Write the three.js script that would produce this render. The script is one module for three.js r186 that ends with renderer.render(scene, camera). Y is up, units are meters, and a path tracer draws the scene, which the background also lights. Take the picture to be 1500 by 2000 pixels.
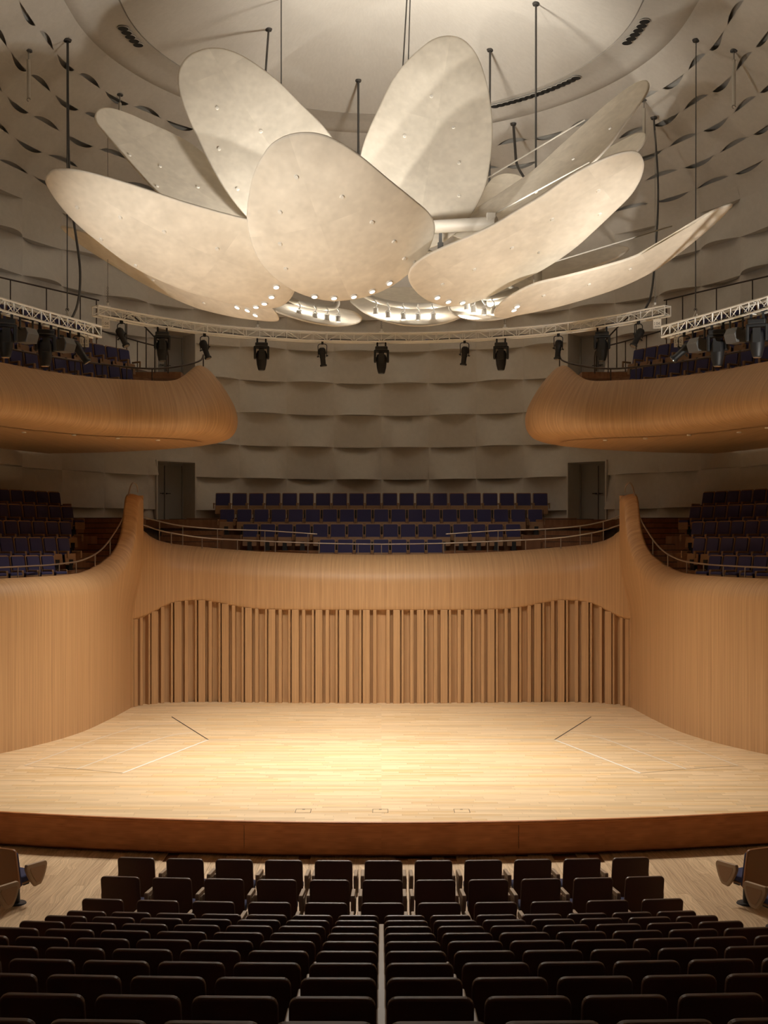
import * as THREE from 'three';
import { mergeGeometries } from 'three/addons/utils/BufferGeometryUtils.js';
import { RoundedBoxGeometry } from 'three/addons/geometries/RoundedBoxGeometry.js';
import { RectAreaLightUniformsLib } from 'three/addons/lights/RectAreaLightUniformsLib.js';

// ---------- camera, exposure ----------
RectAreaLightUniformsLib.init();
const scene = new THREE.Scene();
const EYE = 5.58;                                   // camera height above the stalls floor
const camera = new THREE.PerspectiveCamera(2 * Math.atan(1000 / 2320) * 180 / Math.PI, 0.75, 0.1, 120);
camera.position.set(0, EYE, 0);
camera.lookAt(0, EYE, -10);
camera.setViewOffset(1500, 2000, 5, -60, 1500, 2000);  // rising lens: verticals stay upright
const renderer = new THREE.WebGLRenderer({ antialias: true });
renderer.toneMapping = THREE.LinearToneMapping;
renderer.toneMappingExposure = 1.0;
renderer.shadowMap.enabled = true;
renderer.shadowMap.type = THREE.PCFSoftShadowMap;
scene.background = new THREE.Color(0x000000);

// ---------- light of the place: lamps of the petal canopy, plus added petal uplights and front spots ----------
const WARM = new THREE.Color().setRGB(1.0, 0.935, 0.835);
const STAGE_SPOT = 43, UP_SPOT = 38, CEILING_SPOT = 185, RING_POINT = 1.6, REAR_SPOT = 24, ADDED_FRONT_SPOT = 1150;
function spot(x, y, d, tx, ty, td, cd, angle, pen = 1, size = 3) {
  const l = new THREE.SpotLight(WARM, cd, 0, angle, pen, 2);
  l.position.set(x, y, -d); l.target.position.set(tx, ty, -td);
  l.castShadow = true; l.shadow.radius = size; l.shadow.mapSize.set(1024, 1024);
  scene.add(l); scene.add(l.target);
  return l;
}

// ---------- helpers ----------
let seed = 12345;
const rnd = () => (seed = (seed * 1664525 + 1013904223) >>> 0) / 4294967296;
const V3 = (x, y, d) => new THREE.Vector3(x, y, -d);   // d = distance in front of the camera plane
const used = {};
function numbered(n) { const k = used[n] = (used[n] ?? -1) + 1; return k ? `${n}_${String(k).padStart(3, '0')}` : n; }
function mesh(name, geo, mat, parent) {
  const m = new THREE.Mesh(Array.isArray(geo) ? (geo.length > 1 ? mergeGeometries(geo.map(g => { g = g.index ? g.toNonIndexed() : g; for (const k of Object.keys(g.attributes)) if (!['position', 'normal', 'uv'].includes(k)) g.deleteAttribute(k); return g; })) : geo[0]) : geo, mat);
  m.name = parent ? name : numbered(name); m.castShadow = m.receiveShadow = true;
  (parent || scene).add(m); return m;
}
function thing(name, label, category, group, pos = [0, 0, 0], turn = 0) {
  const g = new THREE.Group(); g.name = numbered(name); scene.add(g);
  g.position.set(pos[0], pos[1], -pos[2]); g.rotation.y = turn;
  g.userData = { label, category }; if (group) g.userData.group = group;
  return g;
}
function tag(o, label, category, group) { o.userData = { ...o.userData, label, category }; if (group) o.userData.group = group; return o; }
function struct(o, label) { o.userData.kind = 'structure'; if (label) { o.userData.label = label; o.userData.category = o.name.split('_')[0]; } return o; }
function sgroup(name, label, category) { const g = new THREE.Group(); g.name = numbered(name); scene.add(g); g.userData = { kind: 'structure', label, category }; return g; }
function dup(root, pos, turn, label, group) {
  const c = root.clone(); c.name = numbered(root.name.replace(/_\d{3}$/, '')); scene.add(c);
  c.position.set(pos[0], pos[1], -pos[2]); c.rotation.y = turn;
  c.userData = { ...root.userData, label: label ?? root.userData.label, group: group ?? root.userData.group };
  return c;
}
const box = (w, h, l, x = 0, y = 0, z = 0, r = 0) => { const g = r ? new RoundedBoxGeometry(w, h, l, 2, r) : new THREE.BoxGeometry(w, h, l); g.translate(x, y, z); return g; };
const cyl = (r0, r1, h, x = 0, y = 0, z = 0, n = 12) => { const g = new THREE.CylinderGeometry(r0, r1, h, n); g.translate(x, y, z); return g; };
function rod(a, b, r, n = 8) {            // straight bar between two points
  const dir = b.clone().sub(a), L = dir.length();
  const g = new THREE.CylinderGeometry(r, r, L, n);
  g.applyQuaternion(new THREE.Quaternion().setFromUnitVectors(new THREE.Vector3(0, 1, 0), dir.normalize()));
  g.translate((a.x + b.x) / 2, (a.y + b.y) / 2, (a.z + b.z) / 2);
  return g;
}
const tube = (pts, r, n = 48, k = 8) => new THREE.TubeGeometry(new THREE.CatmullRomCurve3(pts), n, r, k, false);
function grid(nu, nv, fn, uvfn, flip = false) {   // fn(i/nu, j/nv) -> Vector3
  const p = [], uv = [], ix = [];
  for (let i = 0; i <= nu; i++) for (let j = 0; j <= nv; j++) {
    const q = fn(i / nu, j / nv); p.push(q.x, q.y, q.z);
    const t = uvfn ? uvfn(i / nu, j / nv, q) : [i / nu, j / nv]; uv.push(t[0], t[1]);
  }
  for (let i = 0; i < nu; i++) for (let j = 0; j < nv; j++) {
    const a = i * (nv + 1) + j, b = a + nv + 1;
    if (flip) ix.push(a, a + 1, b, b, a + 1, b + 1); else ix.push(a, b, a + 1, b, b + 1, a + 1);
  }
  const g = new THREE.BufferGeometry();
  g.setAttribute('position', new THREE.Float32BufferAttribute(p, 3));
  g.setAttribute('uv', new THREE.Float32BufferAttribute(uv, 2));
  g.setIndex(ix); g.computeVertexNormals(); return g;
}
const lerpTable = (T, x) => {             // piecewise smooth table [[x, y], ...]
  if (x <= T[0][0]) return T[0][1];
  for (let i = 1; i < T.length; i++) if (x <= T[i][0]) { const t = (x - T[i - 1][0]) / (T[i][0] - T[i - 1][0]); return T[i - 1][1] + (T[i][1] - T[i - 1][1]) * t; }
  return T[T.length - 1][1];
};
const smooth = (a, b, x) => { const t = Math.min(1, Math.max(0, (x - a) / (b - a))); return t * t * (3 - 2 * t); };
const ORD = ['first', 'second', 'third', 'fourth', 'fifth', 'sixth', 'seventh', 'eighth', 'ninth', 'tenth', 'eleventh', 'twelfth', 'thirteenth', 'fourteenth', 'fifteenth'];

// ---------- materials ----------
function tex(w, h, fn, rx = 1, ry = 1) {   // colour texture from a function -> [r,g,b] 0..255
  const a = new Uint8Array(w * h * 4);
  for (let y = 0; y < h; y++) for (let x = 0; x < w; x++) { const c = fn(x, y), i = (y * w + x) * 4; a[i] = c[0]; a[i + 1] = c[1]; a[i + 2] = c[2]; a[i + 3] = 255; }
  const t = new THREE.DataTexture(a, w, h); t.wrapS = t.wrapT = THREE.RepeatWrapping; t.magFilter = THREE.LinearFilter; t.minFilter = THREE.LinearMipmapLinearFilter; t.generateMipmaps = true;
  t.colorSpace = THREE.SRGBColorSpace; t.repeat.set(rx, ry); t.needsUpdate = true; return t;
}
const clamp = v => Math.max(0, Math.min(255, v));
function noise2(n, s) {                    // tileable value noise table
  const T = new Float32Array(n * n); let q = s; for (let i = 0; i < n * n; i++) { q = (q * 1664525 + 1013904223) >>> 0; T[i] = q / 4294967296; }
  return (x, y) => { const xi = Math.floor(x), yi = Math.floor(y), fx = x - xi, fy = y - yi, g = (a, b) => T[((b % n + n) % n) * n + (a % n + n) % n], sx = fx * fx * (3 - 2 * fx), sy = fy * fy * (3 - 2 * fy);
    return (g(xi, yi) * (1 - sx) + g(xi + 1, yi) * sx) * (1 - sy) + (g(xi, yi + 1) * (1 - sx) + g(xi + 1, yi + 1) * sx) * sy; };
}
function veneer(base, contrast, s) {       // upright grain: narrow strips of slightly different tone, fine streaks
  const n = noise2(64, s), tone = []; let q = s;
  for (let i = 0; i < 64; i++) { q = (q * 1664525 + 1013904223) >>> 0; tone.push(q / 4294967296 - 0.5); }
  return tex(1024, 512, (x, y) => {
    const st = tone[Math.floor(x / 16)] * 13 * contrast;
    const f = (n(x / 4, y / 512 * 4) - 0.5) * 16 * contrast + (n(x / 16, y / 512 * 8) - 0.5) * 9 * contrast;
    const v = st + f; return [clamp(base[0] + v), clamp(base[1] + v * 0.92), clamp(base[2] + v * 0.8)];
  });
}
const veneerMap = veneer([197, 156, 112], 1, 7); veneerMap.repeat.set(0.5, 0.25);
const darkVeneerMap = veneer([138, 95, 63], 0.9, 31); darkVeneerMap.repeat.set(0.25, 0.5);
const stageMap = (() => {
  const n = noise2(64, 99), rows = 32, cuts = []; // 32 strips over 4 m, ends at random
  for (let r = 0; r < rows; r++) { let x = -rnd() * 200; const c = []; while (x < 2048) { const l = 160 + rnd() * 380; c.push([x, x + l, rnd() - 0.5, rnd()]); x += l; } cuts.push(c); }
  return tex(2048, 1024, (x, y) => {
    const r = Math.floor(y / 32), yy = y % 32, seg = cuts[r].find(s => x >= s[0] && x < s[1]) || cuts[r][cuts[r].length - 1];
    let v = seg[2] * 22 + (n(x / 60 + r * 7, y / 5) - 0.5) * 14; const warm = seg[3] > 0.8 ? 9 : 0;
    if (yy < 1 || x - seg[0] < 2) v -= 30;
    return [clamp(226 + v), clamp(197 + v - warm * 0.6), clamp(157 + v - warm * 1.6)];
  }, 1 / 8, 1 / 4);
})();
const plankMaps = [0, 1, 2].map(k => { const n = noise2(64, 200 + k); return tex(128, 512, (x, y) => { const v = (n(x / 10 + 5 * n(3, y / 90), y / 120) - 0.5) * 34 + (n(x / 2, y / 30) - 0.5) * 14 + (k - 1) * 9; return [clamp(196 + v), clamp(166 + v), clamp(130 + v * 0.9)]; }); });
const mottle = (() => { const n = noise2(32, 5), m = noise2(64, 6); return tex(512, 512, (x, y) => { const v = (n(x / 64, y / 64) - 0.5) * 16 + (n(x / 16, y / 16) - 0.5) * 10 + (m(x / 8, y / 8) - 0.5) * 5; return [clamp(235 + v), clamp(226 + v), clamp(210 + v)]; }, 0.25, 0.25); })();
const plasterMap = (() => { const n = noise2(64, 15), m = noise2(128, 16); return tex(512, 512, (x, y) => { const v = (n(x / 32, y / 32) - 0.5) * 5 + (m(x / 4, y / 4) - 0.5) * 6; return [clamp(209 + v), clamp(203 + v), clamp(193 + v)]; }, 0.5, 0.5); })();
const riserMap = (() => { const n = noise2(64, 25), m = noise2(128, 26); return tex(1024, 256, (x, y) => { const v = (n(x / 40, y / 20) - 0.5) * 22 + (m(x / 50, y / 2.5) - 0.5) * 14 + (n(x / 128, 3) - 0.5) * 14; return [clamp(200 + v), clamp(126 + v * 0.85), clamp(73 + v * 0.6)]; }, 0.25, 1); })();
const M = (o) => new THREE.MeshStandardMaterial({ roughness: 0.8, ...o });
const L = (r, g, b) => new THREE.Color().setRGB(r, g, b);
const mat = {
  plaster: M({ map: plasterMap, roughness: 0.95, side: THREE.DoubleSide }),
  ceiling: M({ map: plasterMap, roughness: 0.95, side: THREE.DoubleSide }),
  petal: M({ map: mottle, roughness: 0.85, side: THREE.DoubleSide }),
  petalCap: M({ color: L(0.84, 0.80, 0.72) }),
  wood: M({ map: veneerMap, roughness: 0.5, side: THREE.DoubleSide }),
  darkWood: M({ map: darkVeneerMap, roughness: 0.55 }),
  stage: M({ map: stageMap, roughness: 0.42 }),
  riser: M({ map: riserMap, roughness: 0.55, side: THREE.DoubleSide }),
  planks: plankMaps.map(m => M({ map: m, roughness: 0.5 })),
  seatBack: M({ color: L(0.12, 0.055, 0.026), roughness: 0.5 }),
  sideBack: M({ color: L(0.33, 0.145, 0.052), roughness: 0.45 }),
  navy: M({ color: L(0.030, 0.030, 0.085), roughness: 0.9 }),
  blue: M({ color: L(0.044, 0.040, 0.110), roughness: 0.9 }),
  seatWood: M({ color: L(0.30, 0.165, 0.080), roughness: 0.55 }),
  armWood: M({ color: L(0.36, 0.24, 0.14), roughness: 0.5 }),
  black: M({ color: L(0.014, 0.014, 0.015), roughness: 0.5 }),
  blackMatt: M({ color: L(0.02, 0.02, 0.02), roughness: 0.85 }),
  grey: M({ color: L(0.10, 0.10, 0.10), roughness: 0.5 }),
  glass: M({ color: L(0.35, 0.37, 0.38), roughness: 0.08, metalness: 0.7 }),
  whiteMetal: M({ color: L(0.84, 0.82, 0.77), roughness: 0.45 }),
  pipe: M({ color: L(0.55, 0.51, 0.44), roughness: 0.5 }),
  rail: M({ color: L(0.42, 0.34, 0.27), roughness: 0.35, metalness: 0.6 }),
  darkRail: M({ color: L(0.07, 0.05, 0.04), roughness: 0.4, metalness: 0.4 }),
  cable: M({ color: L(0.05, 0.045, 0.04), roughness: 0.6 }),
  chain: M({ color: L(0.35, 0.33, 0.30), roughness: 0.4, metalness: 0.8 }),
  door: M({ color: L(0.34, 0.32, 0.29), roughness: 0.7 }),
  tape: M({ color: L(0.82, 0.78, 0.70), roughness: 0.6 }),
  slot: M({ color: L(0.06, 0.045, 0.03), roughness: 0.8 }),
  blueGel: M({ color: L(0.03, 0.09, 0.38), roughness: 0.4 }),
  green: M({ color: L(0.02, 0.10, 0.05), roughness: 0.5 }),
  brass: M({ color: L(0.45, 0.36, 0.20), roughness: 0.4, metalness: 0.6 }),
  lampGlow: M({ color: L(0.9, 0.85, 0.75), emissive: L(1, 0.93, 0.82), emissiveIntensity: 3 }),
};

// ================= THE ROOM =================
const R = 12.3, CD = 32.7, QUART = R * Math.PI / 2, LH = 1.8;   // apse radius, its centre distance, panel width
const Y1 = 7.97, DY = 1.21, DOME_J = 8, DOME_N = 6, DOME_Y = Y1 + (DOME_J - 1) * DY, TOP_Y = 20.1, RX = 8.5, RD = 9.4;
function shellAt(u, rx, rd, y) {          // plan curve: half ellipse at the back, straight sides towards the audience
  const au = Math.abs(u), s = Math.sign(u);
  if (au <= QUART) { const a = u / R; return V3(rx * Math.sin(a), y, CD + rd * Math.cos(a)); }
  return V3(s * rx, y, CD - (au - QUART));
}
function shell(u, tau) {                  // tau = course coordinate (integer = joint)
  if (tau <= DOME_J) return shellAt(u, R, R, Y1 + (tau - 1) * DY);
  const s = (tau - DOME_J) / DOME_N, c = Math.pow(s, 1.35), h = Math.pow(s, 0.92);
  return shellAt(u, R + (RX - R) * c, R + (RD - R) * c, DOME_Y + (TOP_Y - DOME_Y) * h);
}
function shellN(u, tau) {
  const e = 0.02, a = shell(u + e, tau).sub(shell(u - e, tau)), b = shell(u, Math.min(tau + e, DOME_J + DOME_N)).sub(shell(u, tau - e));
  const n = b.cross(a).normalize(), p = shell(u, tau), inw = new THREE.Vector3(-p.x, -2, -CD - p.z);
  return n.dot(inw) < 0 ? n.negate() : n;
}
const AMP = 0.40;
const slot = (u, k) => Math.pow(Math.max(0, (Math.sin(Math.PI * (u - k * LH) / LH) - 0.32) / 0.68), 0.8);   // width of a dome slot across its panel
const bump = (u, k) => Math.sin(Math.PI * (u - k * LH) / LH);
function panelOff(u, j, k, t) {           // every second panel leans: out at its foot, in at its head
  if ((j + k) % 2 !== 0) return 0;
  const s = Math.pow(Math.max(0, bump(u, k)), 0.9);
  const top = j === DOME_J + DOME_N - 1 ? 0 : 1;
  if (j >= DOME_J) return AMP * 0.4 * slot(u, k) * (top * Math.pow(t, 3) - (j > DOME_J ? 0.8 : 0) * Math.pow(1 - t, 3));   // dome: reversed lap, the joints are open lens-shaped slots
  return AMP * s * (Math.pow(1 - t, 2.4) - top * Math.pow(t, 2.4) * 0.8);
}
function panelGeo(j, k, holes) {
  const cut = holes.filter(h => h[0] < (k + 1) * LH && h[1] > k * LH && h[2] < Y1 + j * DY && h[3] > Y1 + (j - 1) * DY && j < DOME_J);
  const y2t = y => (y - Y1) / DY + 1 - j, geos = [];
  const patch = (u0, u1, t0, t1) => {
    if (u1 - u0 < 1e-3 || t1 - t0 < 1e-3) return;
    const lean = (j + k) % 2 === 0, nu = Math.max(2, Math.round((lean ? (j >= DOME_J ? 18 : 10) : 5) * (u1 - u0) / LH)), nv = Math.max(1, Math.round((lean ? 6 : 2) * (t1 - t0)));
    geos.push(grid(nu, nv, (a, b) => { const u = u0 + (u1 - u0) * a; let t = t0 + (t1 - t0) * b; if (j >= DOME_J && lean) { const s = 0.14 * slot(u, k), lo = j > DOME_J ? s : 0, hi = j < DOME_J + DOME_N - 1 ? 1 - s : 1; t = lo + (hi - lo) * t; } return shell(u, j + t).addScaledVector(shellN(u, j + t), panelOff(u, j, k, t)); }, (a, b) => [u0 + (u1 - u0) * a, (j + t0 + (t1 - t0) * b) * DY], true));
    if (t0 < 1e-6 && j <= DOME_J) {         // shelf under the panel's foot; in the dome the joints stay open slots
      geos.push(grid(nu, 1, (a, b) => { const u = u0 + (u1 - u0) * a, o = panelOff(u, j, k, 0), o2 = panelOff(u, j - 1, k, 1); return shell(u, j).addScaledVector(shellN(u, j), o2 - 0.003 + (o - o2) * b); }, (a, b) => [u0 + (u1 - u0) * a, b * 0.4], true));
    }
  };
  if (!cut.length) patch(k * LH, (k + 1) * LH, 0, 1);
  else {
    const [a, b, y0, y1] = cut[0], A = Math.max(a, k * LH), B = Math.min(b, (k + 1) * LH), c = Math.max(0, y2t(y0)), d = Math.min(1, y2t(y1));
    patch(k * LH, A, 0, 1); patch(B, (k + 1) * LH, 0, 1); patch(A, B, 0, c); patch(A, B, d, 1);
  }
  if (!geos.length) return null;
  return geos.length > 1 ? mergeGeometries(geos) : geos[0];
}
const DOORS = [[-8.70, -7.16, 6.39, 8.47], [7.16, 8.70, 6.39, 8.47], [-8.70, -7.16, 11.05, 13.15], [7.16, 8.70, 11.05, 13.15]];
for (const [name, k0, k1, label] of [['wall_back', -6, 6, 'beige plaster wall of leaning scalloped panels behind the choir seats'], ['wall_left', -12, -6, 'beige scalloped plaster wall curving behind the terrace with odd seat numbers'], ['wall_right', 6, 12, 'beige scalloped plaster wall curving behind the terrace with even seat numbers']]) {
  const g = sgroup(name, label, 'wall');
  for (let j = -1; j < DOME_J + DOME_N; j++) for (let k = k0; k < k1; k++) { const q = panelGeo(j, k, DOORS); if (q) mesh('panel', q, mat.plaster, g); }
  const u0 = k0 * LH, u1 = k1 * LH;       // solid lower wall below the panels
  mesh('plinth', grid(24, 1, (a, b) => shellAt(u0 + (u1 - u0) * a, R, R, b * (Y1 - 2 * DY)), (a, b) => [a * (u1 - u0), b * 5], true), mat.plaster, g);
  const back = grid(24, 1, (a, b) => shellAt(u0 + (u1 - u0) * a, R + 2.2, R + 2.2, -0.2 + b * (TOP_Y + 0.8)), (a, b) => [a * (u1 - u0), b * 5]);
  mesh('outer_shell', back, mat.plaster, g);
  mesh('slot_lining', grid(48, 8, (a, b) => { const u = u0 + (u1 - u0) * a, q = DOME_J + DOME_N * b; return shell(u, q).addScaledVector(shellN(u, q), -0.3); }, (a, b) => [a * (u1 - u0), b * 6], true), mat.plaster, g);
  if (name !== 'wall_back') {             // plain flank towards the audience, then the dome flank above it
    const s = Math.sign(k0 + 0.5), far = 12 * LH, end = QUART + CD + 9;
    mesh('flank', grid(4, 14, (a, b) => { const u = s * (far + (end - far) * a); return b < 0.5 ? shellAt(u, R, R, -0.1 + (DOME_Y + 0.1) * b * 2) : shell(u, DOME_J + DOME_N * (b * 2 - 1)); }, (a, b) => [a * 30, b * 20]), mat.plaster, g);
    mesh('flank_outer', grid(4, 1, (a, b) => shellAt(s * (far + (end - far) * a), R + 2.2, R, -0.2 + b * (TOP_Y + 0.8)), (a, b) => [a * 30, b * 20]), mat.plaster, g);
  }
}
{ // ceiling: flat ring, thin groove, shallow hollow with the stage canopy's suspension
  const g = sgroup('ceiling', 'smooth beige ceiling with a shallow oval hollow above the stage', 'ceiling');
  const end = QUART + CD + 9, U = a => { const x = a * 2 - 1; return Math.abs(x) < 0.8 ? x / 0.8 * QUART : Math.sign(x) * (QUART + (Math.abs(x) - 0.8) / 0.2 * (end - QUART)); };
  const at = (a, q, y) => shellAt(U(a), RX * q, RD * q, y);
  const YC = q => TOP_Y + 0.12 + 1.5 * (1 - Math.pow(q / 0.83, 2.2));
  mesh('ring', grid(120, 6, (a, b) => { const q = 1 - b * 0.165; return at(a, q, TOP_Y + 0.12 * smooth(0, 1, b) - 0.10 * Math.sin(Math.PI * Math.min(1, b * 2.2)) * (b < 0.45 ? 1 : 0)); }, (a, b) => [U(a), b * 2]), mat.ceiling, g);
  mesh('groove', grid(120, 3, (a, b) => at(a, b < 0.5 ? 0.835 : 0.83, b > 0.1 && b < 0.9 ? TOP_Y + 0.26 : TOP_Y + 0.12), (a, b) => [U(a), b]), mat.ceiling, g);
  mesh('hollow', grid(120, 14, (a, b) => { const q = 0.83 * (1 - b); return at(a, q, YC(q)); }, (a, b) => [U(a), b * 8]), mat.ceiling, g);
  const cover = mesh('roof_slab', box(30, 0.3, 62, 0, 22.4, -18), mat.ceiling, g); cover.castShadow = true;
}
{ // rear of the hall, behind the camera
  const w = struct(mesh('wall_rear', box(29, 23, 0.3, 0, 11, 9.2), mat.plaster), 'plain plaster wall closing the hall behind the stalls');
  w.userData.category = 'wall';
}
// doors in their deep reveals
DOORS.forEach(([a, b, y0, y1], i) => {
  const u = (a + b) / 2, ang = u / R, w = b - a - 0.06, h = y1 - y0, g = sgroup('door_' + (i + 1), ['grey double door in a reveal behind the choir, towards odd seat numbers', 'grey double door in a reveal behind the choir, towards even seat numbers', 'grey double door at the end of the balcony with odd seat numbers', 'grey double door at the end of the balcony with even seat numbers'][i], 'door');
  const p = shellAt(u, R, R, y0); g.position.copy(p); g.rotation.y = -ang;   // local +z looks into the hall
  const D = 0.85;
  for (const s of [-1, 1]) mesh('jamb', box(0.05, h, D + 0.16, s * (w / 2 + 0.02), h / 2, -D / 2 + 0.05), mat.plaster, g);
  mesh('lintel', box(w + 0.1, 0.05, D + 0.16, 0, h + 0.02, -D / 2 + 0.05), mat.plaster, g);
  mesh('threshold', box(w, 0.04, D + 0.1, 0, -0.02, -D / 2 + 0.03), mat.darkWood, g);
  mesh('door_frame', [box(w, 0.08, 0.06, 0, h - 0.04, -D + 0.05), box(0.05, h, 0.06, -w / 2 + 0.03, h / 2, -D + 0.05), box(0.05, h, 0.06, w / 2 - 0.03, h / 2, -D + 0.05)], mat.door, g);
  for (const s of [-1, 1]) {
    const leaf = mesh('leaf', box(w / 2 - 0.035, h - 0.09, 0.05, s * w / 4, h / 2 - 0.04, -D), mat.door, g);
    const hd = mesh('handle', [cyl(0.025, 0.025, 0.05, 0, 0, 0).rotateX(Math.PI / 2), box(0.15, 0.025, 0.025, s * 0.06, 0, 0.04)], mat.black, leaf);
    hd.position.set(s * 0.075, 0.98, -D + 0.05);
  }
});

// ---------- floors ----------
const STAGE_Y = 0.64;
const frontD = x => 51 - Math.sqrt(900 - x * x);     // curved stage front
const sidePts = [[-7.42, 36.9], [-7.46, 36.2], [-7.5, 35.4], [-7.55, 34.2], [-7.62, 33.0], [-7.82, 31.0], [-8.24, 29.4], [-8.97, 27.75], [-10.0, 25.9], [-11.1, 24.4], [-12.25, 23.3]];
const backPts = [[-7.5, 35.5], [-7.35, 35.95], [-7.03, 36.32], [-6.6, 36.6], [-5.7, 36.8], [-3.95, 36.68], [-2, 36.52], [0, 36.46]];
{
  const g = sgroup('floor', 'oak plank floor of the stalls in front of the stage', 'floor');
  mesh('subfloor', box(29, 0.2, 60, 0, -0.121, -18), mat.darkWood, g);
  const zones = [[-9.3, -4.05, 15.6, 21.6], [4.05, 9.3, 15.6, 21.6], [-4.05, 4.05, 16.2, 20.7]];
  const pw = 0.215;
  const geos = [1.4, 1.9, 2.5].map(l => { const q = box(pw - 0.004, 0.02, l - 0.004, 0, -0.01, 0); const uv = q.attributes.uv; for (let i = 0; i < uv.count; i++) uv.setXY(i, uv.getX(i), uv.getY(i)); return q; });
  for (const [x0, x1, d0, d1] of zones) for (let x = x0; x < x1 - 0.05; x += pw) {
    let d = d0 - rnd() * 1.5;
    while (d < d1) { const v = Math.floor(rnd() * 3), l = [1.4, 1.9, 2.5][v]; const m = mesh('plank', geos[v], mat.planks[Math.floor(rnd() * 3)], g); m.position.set(x + pw / 2, 0, -(d + l / 2)); d += l; }
  }
}
{
  const g = sgroup('stage_floor', 'pale strip-wood concert stage with a curved front edge', 'stage');
  const s = new THREE.Shape(), side = new THREE.CatmullRomCurve3(sidePts.map(p => V3(p[0], 0, p[1]))).getPoints(60).map(p => [p.x, -p.z]).filter(p => p[1] > frontD(Math.max(-12.2, p[0])) + 0.12 && p[0] > -12.1), pts = [];
  for (let i = 0; i <= 60; i++) { const x = -12.2 + 24.4 * i / 60; pts.push([x, frontD(x)]); }
  const rs = side.map(p => [-p[0] - 0.0, p[1]]).reverse(); pts.push(...rs.map(p => [p[0] + 0.15, p[1]]));
  pts.push(...side.map(p => [p[0] - 0.15, p[1]]));
  pts.forEach((p, i) => i ? s.lineTo(p[0], p[1]) : s.moveTo(p[0], p[1]));
  const q = new THREE.ExtrudeGeometry(s, { depth: 0.06, bevelEnabled: false });
  q.rotateX(-Math.PI / 2); q.translate(0, STAGE_Y - 0.06, 0);
  const pos = q.attributes.position, uv = q.attributes.uv; for (let i = 0; i < uv.count; i++) uv.setXY(i, pos.getX(i), pos.getZ(i));
  mesh('deck', q, mat.stage, g);
  const seg = 5;                                    // curved face boards
  for (let i = 0; i < seg; i++) { const x0 = -12.2 + 24.4 * i / seg + 0.004, x1 = -12.2 + 24.4 * (i + 1) / seg - 0.004;
    const b = mesh('face_board', grid(16, 1, (a, b) => { const x = x0 + (x1 - x0) * a; return V3(x, 0.06 + b * (STAGE_Y - 0.13), frontD(x) + 0.012); }, (a, b) => [x0 + (x1 - x0) * a, b * 0.6]), mat.riser, g); }
  mesh('nosing', grid(80, 4, (a, b) => { const x = -12.2 + 24.4 * a, k = [[0.05, 0.572], [-0.025, 0.572], [-0.03, 0.61], [-0.025, 0.641], [0.03, 0.6415]][Math.round(b * 4)]; return V3(x, k[1], frontD(x) + k[0]); }, (a, b) => [a * 24, b * 0.1]), mat.riser, g);
  mesh('toe_recess', grid(60, 1, (a, b) => { const x = -12.2 + 24.4 * a; return V3(x, b * 0.12 - 0.01, frontD(x) + 0.16); }, (a, b) => [a * 24, b * 0.1]), mat.riser, g);
  const line = (pts, w, m, name, h = 0.0025) => { const c = new THREE.CatmullRomCurve3(pts.map(p => V3(p[0], STAGE_Y + h, p[1])), false, 'catmullrom', 0.2); const n = 24 * (pts.length - 1);
    mesh(name, grid(n, 1, (a, b) => { const p = c.getPoint(a), t = c.getTangent(a); return p.add(new THREE.Vector3(-t.z, 0, t.x).multiplyScalar((b - 0.5) * w)); }, null, true), m, g); };
  for (const s of [-1, 1]) {                        // lift joints and tape lines, mirrored about the axis
    line([[s * 5.95, 33.7], [s * 4.34, 29.77]], 0.035, mat.slot, 'lift_joint', 0.003);
    line([[s * 4.34, 29.77], [s * 5.55, 25.46]], 0.05, mat.tape, 'tape_line', 0.004);
    line([[s * 5.55, 25.46], [s * 6.65, 25.93], [s * 7.9, 26.3]], 0.014, mat.slot, 'floor_joint', 0.003);
    line([[s * 6.65, 25.93], [s * 5.7, 29.6], [s * 5.35, 30.5], [s * 4.9, 30.95]], 0.03, mat.tape, 'tape_line', 0.004);
    line([[s * 7.9, 26.3], [s * 7.05, 30.3], [s * 6.5, 31.9], [s * 5.6, 32.5]], 0.025, mat.tape, 'tape_line', 0.004);
  }
  line([[-4.3, 29.8], [4.3, 29.8]], 0.022, mat.tape, 'floor_joint', 0.003);
  line([[-4.7, 31.4], [4.7, 31.4]], 0.018, mat.tape, 'floor_joint', 0.003);
  for (const x of [-1.44, -0.02, 1.48]) {
    const f = mesh('floor_box', box(0.27, 0.006, 0.28, x, STAGE_Y + 0.001, -(21.87 + 0)), mat.stage, g);
    mesh('lid_seam', [box(0.008, 0.004, 0.30, x - 0.14, STAGE_Y + 0.004, -21.87), box(0.008, 0.004, 0.30, x + 0.14, STAGE_Y + 0.004, -21.87), box(0.28, 0.004, 0.012, x, STAGE_Y + 0.004, -22.01), box(0.05, 0.005, 0.02, x, STAGE_Y + 0.004, -21.98)], mat.slot, f);
  }
}

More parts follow.
